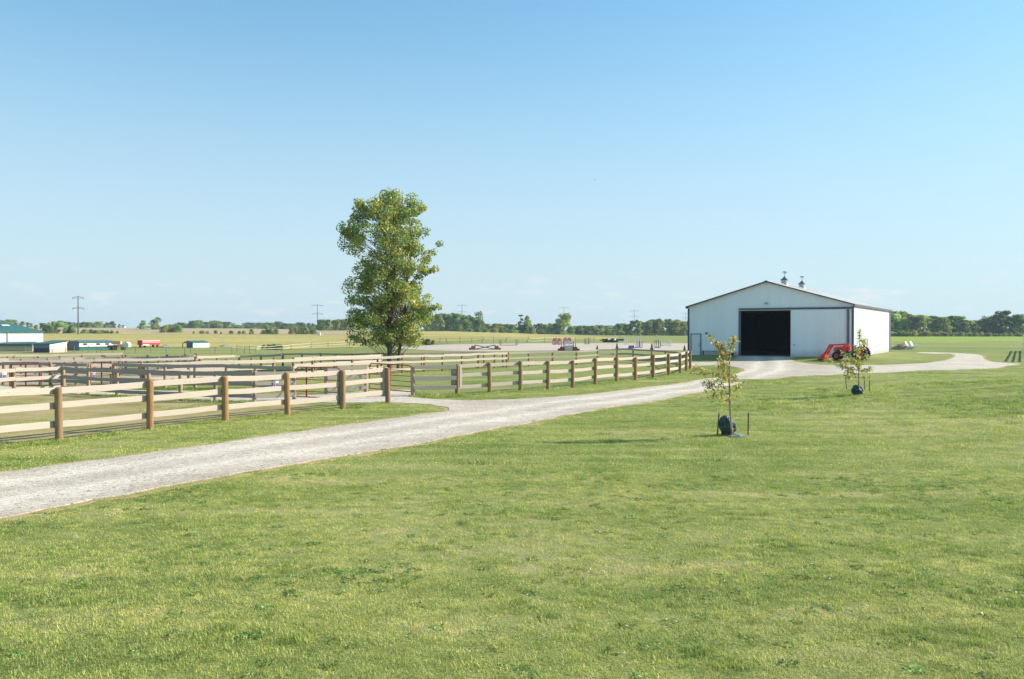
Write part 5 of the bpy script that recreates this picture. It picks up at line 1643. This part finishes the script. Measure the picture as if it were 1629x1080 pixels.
# ------------------------------------------------------------------ fence and post just beyond the right edge
R_P = [np.array((49.25, 81.5)) + U * 2.5 * k for k in range(24)]
fence('pale rail fence entering at the right edge beside the end of the road', [tuple(p) for p in R_P], 1.45, (1.36, .9, .45), .18, +1, .09)
t = thing('white_post', 'tall slim white post at the right edge of the lawn', 'post', gpt(D(1629.2, 103)))
b = MB(); b.box((0, 0, 1.2), (.16, .16, 2.5)); b.prism([(-.1, 2.45), (.1, 2.45), (0, 2.56)], -.1, .1); b.build('shaft', M['white'], t)
pipe_gate('pale pipe gate at the right edge behind the rail fence', D(1630, 118), D(1660, 139), .25, 1.5, 6, (.3, .6), m='metal', r=.04)

# ------------------------------------------------------------------ bird
t = thing('bird', 'tiny dark bird high in the clear sky above the wood', 'bird', (D(945.5, 150)[0], 150, zat(286, 150)), .6)
b = MB(); b.tube([(-.16, 0, 0), (-.08, 0, .01), (.02, 0, .015), (.1, 0, .02), (.17, 0, .02)], [.008, .045, .055, .035, .008], 8); b.build('body', M['dark'], t, True)
for sg in (-1, 1):
    b = MB(); b.add([(.06, 0, .03), (.03, sg * .2, .09), (-.06, sg * .38, .03), (-.05, sg * .18, .06), (-.07, 0, .03)], [(0, 1, 3, 4), (1, 2, 3)]); b.build('wing', M['dark'], t)

# ------------------------------------------------------------------ grass (stuff)
def blade_clump(seed, n, rad, hmin, hmax, wid, straw=.12, flat=.25, bias=0.0):
    rs = np.random.RandomState(seed)
    a = rs.uniform(0, 6.283, n); r = rad * np.sqrt(rs.uniform(0, 1, n))
    base = np.stack([r * np.cos(a), r * np.sin(a), np.full(n, -.005)], -1)
    az = rs.uniform(0, 6.283, n)
    d = np.stack([np.cos(az), np.sin(az), np.zeros(n)], -1); s = np.stack([-np.sin(az), np.cos(az), np.zeros(n)], -1)
    h = rs.uniform(hmin, hmax, n); lay = rs.uniform(0, 1, n) < flat
    lean = np.where(lay, rs.uniform(1.2, 2.4, n), rs.uniform(.15, .9, n))
    zz = np.where(lay, h * .35, h)
    w = (wid * rs.uniform(.6, 1.3, n))[:, None]
    up = np.array((0, 0, 1.0))
    m1 = base + d * (lean * h * .38)[:, None] + up * (zz * .62)[:, None]
    tp_ = base + d * (lean * h)[:, None] + up * zz[:, None]
    v = np.stack([base - s * w * .5, base + s * w * .5, m1 + s * w * .42, m1 - s * w * .42, tp_ + s * w * .05, tp_ - s * w * .05], 1).reshape(-1, 3)
    k = np.arange(n)[:, None] * 6
    f = np.concatenate([k + np.array([[0, 1, 2, 3]]), k + np.array([[3, 2, 4, 5]])], 0)
    tint = np.clip(rs.normal(.42 + bias, .16, n), 0, .78)
    st = rs.uniform(0, 1, n) < np.where(lay, straw * 2.5, straw)
    tint = np.where(st, rs.uniform(.78, 1, n), tint)
    return v, f, np.repeat(tint, 6)
def weed_clump(seed, n, rad, size):
    rs = np.random.RandomState(seed)
    a = rs.uniform(0, 6.283, n); r = rad * np.sqrt(rs.uniform(0, 1, n))
    c = np.stack([r * np.cos(a), r * np.sin(a), rs.uniform(.02, .09, n) * size / .07], -1)
    v, f, t = leaves(rs, c * np.array((1, 1, .5)), size, .75, 0)
    q = v.reshape(-1, 4, 3); m = q.mean(1, keepdims=True); q = m + (q - m) * np.array((1, 1, .45))
    return q.reshape(-1, 3), f, t

gcol = bpy.data.collections.new('grass_clumps')
def clump_obj(name, vft, m):
    o = bpy.data.objects.new(name, np_mesh(name, vft[0], vft[1], m, {'tint': vft[2]})); gcol.objects.link(o); return o
CL = []
for i in range(5): CL.append(clump_obj('clump_a%d' % i, blade_clump(i, 95, .095, .012, .03 + .005 * i, .005, .25, .5), M['blade']))
for i in range(3): CL.append(clump_obj('clump_b%d' % i, blade_clump(20 + i, 95, .10, .012, .035, .0055, .4, .7), M['blade']))
for i in range(2): CL.append(clump_obj('clump_c%d' % i, blade_clump(30 + i, 70, .10, .03, .065, .006, .05, .2, -.1), M['blade']))
for i in range(2): CL.append(clump_obj('clump_d%d' % i, weed_clump(40 + i, 34, .09, .036), M['leaf_weed']))
# farther, coarser tufts
for i in range(4): CL.append(clump_obj('clump_e%d' % i, blade_clump(50 + i, 80, .25, .014, .04, .010, .2, .45), M['blade']))
for i in range(2): CL.append(clump_obj('clump_f%d' % i, blade_clump(60 + i, 80, .26, .04, .11, .012, .06, .15, -.1), M['blade']))
names = sorted(o.name for o in CL)          # collection info sorts children by name
NA, NB, NC, ND, NE, NF = 0, 5, 8, 10, 12, 16

def scatter(name, label, P_, pick, sc, kind='stuff'):
    me = bpy.data.meshes.new(name)
    n = len(P_)
    me.vertices.add(n); me.vertices.foreach_set('co', np.asarray(P_, dtype=np.float32).ravel())
    rs = np.random.RandomState(n)
    a = me.attributes.new('pick', 'INT', 'POINT'); a.data.foreach_set('value', np.asarray(pick, dtype=np.int32))
    a = me.attributes.new('size', 'FLOAT', 'POINT'); a.data.foreach_set('value', np.asarray(sc, dtype=np.float32))
    a = me.attributes.new('turn', 'FLOAT_VECTOR', 'POINT'); tv_ = np.zeros((n, 3), np.float32); tv_[:, 2] = rs.uniform(0, 6.283, n); a.data.foreach_set('vector', tv_.ravel())
    o = link(name, me)
    ng = bpy.data.node_groups.new(name, 'GeometryNodeTree')
    ng.interface.new_socket('Geometry', in_out='INPUT', socket_type='NodeSocketGeometry')
    ng.interface.new_socket('Geometry', in_out='OUTPUT', socket_type='NodeSocketGeometry')
    N = ng.nodes.new; K = ng.links.new
    gi = N('NodeGroupInput'); go = N('NodeGroupOutput')
    ci = N('GeometryNodeCollectionInfo'); ci.inputs['Collection'].default_value = gcol
    ci.inputs['Separate Children'].default_value = True; ci.inputs['Reset Children'].default_value = True
    ip = N('GeometryNodeInstanceOnPoints'); ip.inputs['Pick Instance'].default_value = True
    def na(nm, dt):
        q = N('GeometryNodeInputNamedAttribute'); q.data_type = dt; q.inputs['Name'].default_value = nm; return q.outputs['Attribute']
    K(gi.outputs[0], ip.inputs['Points']); K(ci.outputs[0], ip.inputs['Instance'])
    K(na('pick', 'INT'), ip.inputs['Instance Index']); K(na('turn', 'FLOAT_VECTOR'), ip.inputs['Rotation']); K(na('size', 'FLOAT'), ip.inputs['Scale'])
    K(ip.outputs[0], go.inputs[0])
    md = o.modifiers.new('grass', 'NODES'); md.node_group = ng
    return tag(o, label, 'grass', None, 'stuff')

rs = np.random.RandomState(5)
def field(n, y0, y1, margin=1.12):
    """uniform random points over the view wedge"""
    yy = np.sqrt(rs.uniform(0, 1, n) * (y1 ** 2 - y0 ** 2) + y0 ** 2)
    xx = rs.uniform(-1, 1, n) * yy * .6 * margin
    return xx, yy
def fbm(x, y, s, o=0):
    return np.array([mnoise.noise(Vector((a * s, b * s, o))) for a, b in zip(x, y)])
road_np = np.array(ROAD_S); lane_np = np.array(catmull(LANE, 3))
def clear(x, y):
    return ~inside(road_np, x, y) & ~inside(lane_np, x, y)
Ps, pk, sz = [], [], []
# near lawn
for y0, y1, dens, grp in ((6.2, 11, 125, 'n'), (11, 18, 72, 'n'), (18, 30, 26, 'f'), (30, 46, 11, 'f'), (46, 70, 4, 'f')):
    n = int(.6 * 1.12 * (y1 ** 2 - y0 ** 2) * dens)
    x, y = field(n, y0, y1)
    k = clear(x, y); x, y = x[k], y[k]; n = len(x)
    f1 = fbm(x, y, .35, 2); f2 = fbm(x, y, .9, 7)
    # thinner inside the brown paddock
    padm = inside(np.array(pad1), x, y) if y1 > 20 else np.zeros(n, bool)
    u = rs.uniform(0, 1, n)
    keep = ~padm | (u < .14); x, y, f1, f2, u = x[keep], y[keep], f1[keep], f2[keep], rs.uniform(0, 1, keep.sum()); n = len(x)
    if grp == 'n':
        p = rs.randint(0, 5, n)
        p = np.where(f1 - .5 * f2 + rs.normal(0, .25, n) > .22, NB + rs.randint(0, 3, n), p)
        p = np.where((f2 > .25) & (u < .22), NC + rs.randint(0, 2, n), p)
        p = np.where((u > .975) | ((f2 + f1 > .7) & (u > .8)), ND + rs.randint(0, 2, n), p)
    else:
        p = NE + rs.randint(0, 4, n)
        p = np.where((f2 > .30) & (u < .07), NF + rs.randint(0, 2, n), p)
    Ps.append(np.stack([x, y, terrain(x, y)], -1)); pk.append(p); sz.append(rs.uniform(.75, 1.2, n))
scatter('lawn_grass', 'mown green lawn grass with dry and weedy patches', np.concatenate(Ps), np.concatenate(pk), np.concatenate(sz))
# rank grass under fences, by the road edge and weeds by the opening
Ps, pk, sz = [], [], []
def along(pts, n, spread, picks, s0, s1, y_off=0):
    pts = np.array(pts); i = rs.randint(0, len(pts) - 1, n); u = rs.uniform(0, 1, n)[:, None]
    q = pts[i] * (1 - u) + pts[i + 1] * u + rs.normal(0, spread, (n, 2))
    x, y = q[:, 0], q[:, 1]; k = clear(x, y); x, y = x[k], y[k]
    Ps.append(np.stack([x, y, terrain(x, y)], -1)); pk.append(rs.choice(picks, len(x))); sz.append(rs.uniform(s0, s1, len(x)))
def blob(px, py, n, rx, ry, picks, s0, s1):
    c = at(px, py); x = c[0] + rs.normal(0, rx, n); y = c[1] + rs.normal(0, ry, n)
    Ps.append(np.stack([x, y, terrain(x, y)], -1)); pk.append(rs.choice(picks, n)); sz.append(rs.uniform(s0, s1, n))
along(A_POSTS, 420, .16, [NC, NC + 1, NF, NF + 1, NE], .7, 1.3)
along(B_POSTS, 420, .18, [NC, NC + 1, NF, NF + 1, NE], .7, 1.3)
along(E_POSTS, 380, .3, [NC, NC + 1, NF, NF + 1], .8, 1.5)
along([D(657, 39.0), D(725, 39.7)], 160, .28, [NF, NF + 1, ND, ND + 1], .9, 1.9)
along(I2, 160, .25, [NF, NF + 1], .7, 1.3)
along(ROAD_S[:70], 1100, .16, [NE, NE + 1, NB, NB + 1, NB + 2], .5, 1.0)
along(ROAD_S[-64:-4], 1000, .16, [NE, NE + 1, NB, NB + 1, NB + 2], .5, 1.0)
blob(1195, 607, 140, 1.0, 1.0, [NF, NF + 1], .9, 1.5)
blob(1300, 634, 240, 2.4, 1.8, [NF, NF + 1, ND, ND + 1], .8, 1.4)
blob(1240, 650, 120, 1.6, 1.2, [NF, NF + 1, ND], .7, 1.2)
blob(1480, 612, 160, 3.0, .8, [NF, NF + 1], .8, 1.3)
blob(1590, 650, 150, 1.6, 2.4, [NF, NF + 1], .8, 1.3)
blob(762, 643, 60, .6, .25, [NE, NE + 1], .5, .8)
blob(1360, 627, 60, .7, .4, [NF, NF + 1], .7, 1.1)
scatter('rank_grass', 'longer unmown grass and weeds along the fences and the road edge', np.concatenate(Ps), np.concatenate(pk), np.concatenate(sz))

# ------------------------------------------------------------------ haze
b = MB(); b.box((0, 1150, 18), (3600, 3000, 46)); hz = b.build('haze', None)
hm = bpy.data.materials.new('haze'); hm.use_nodes = True
hn = hm.node_tree; hn.nodes.clear()
ho = hn.nodes.new('ShaderNodeOutputMaterial'); hv = hn.nodes.new('ShaderNodeVolumePrincipled')
hv.inputs['Density'].default_value = 0.00015
hv.inputs['Color'].default_value = (0.66, 0.83, 1.0, 1)
hv.inputs['Anisotropy'].default_value = 0.1
hn.links.new(hv.outputs[0], ho.inputs['Volume'])
hz.data.materials.append(hm)
tag(hz, kind='stuff')
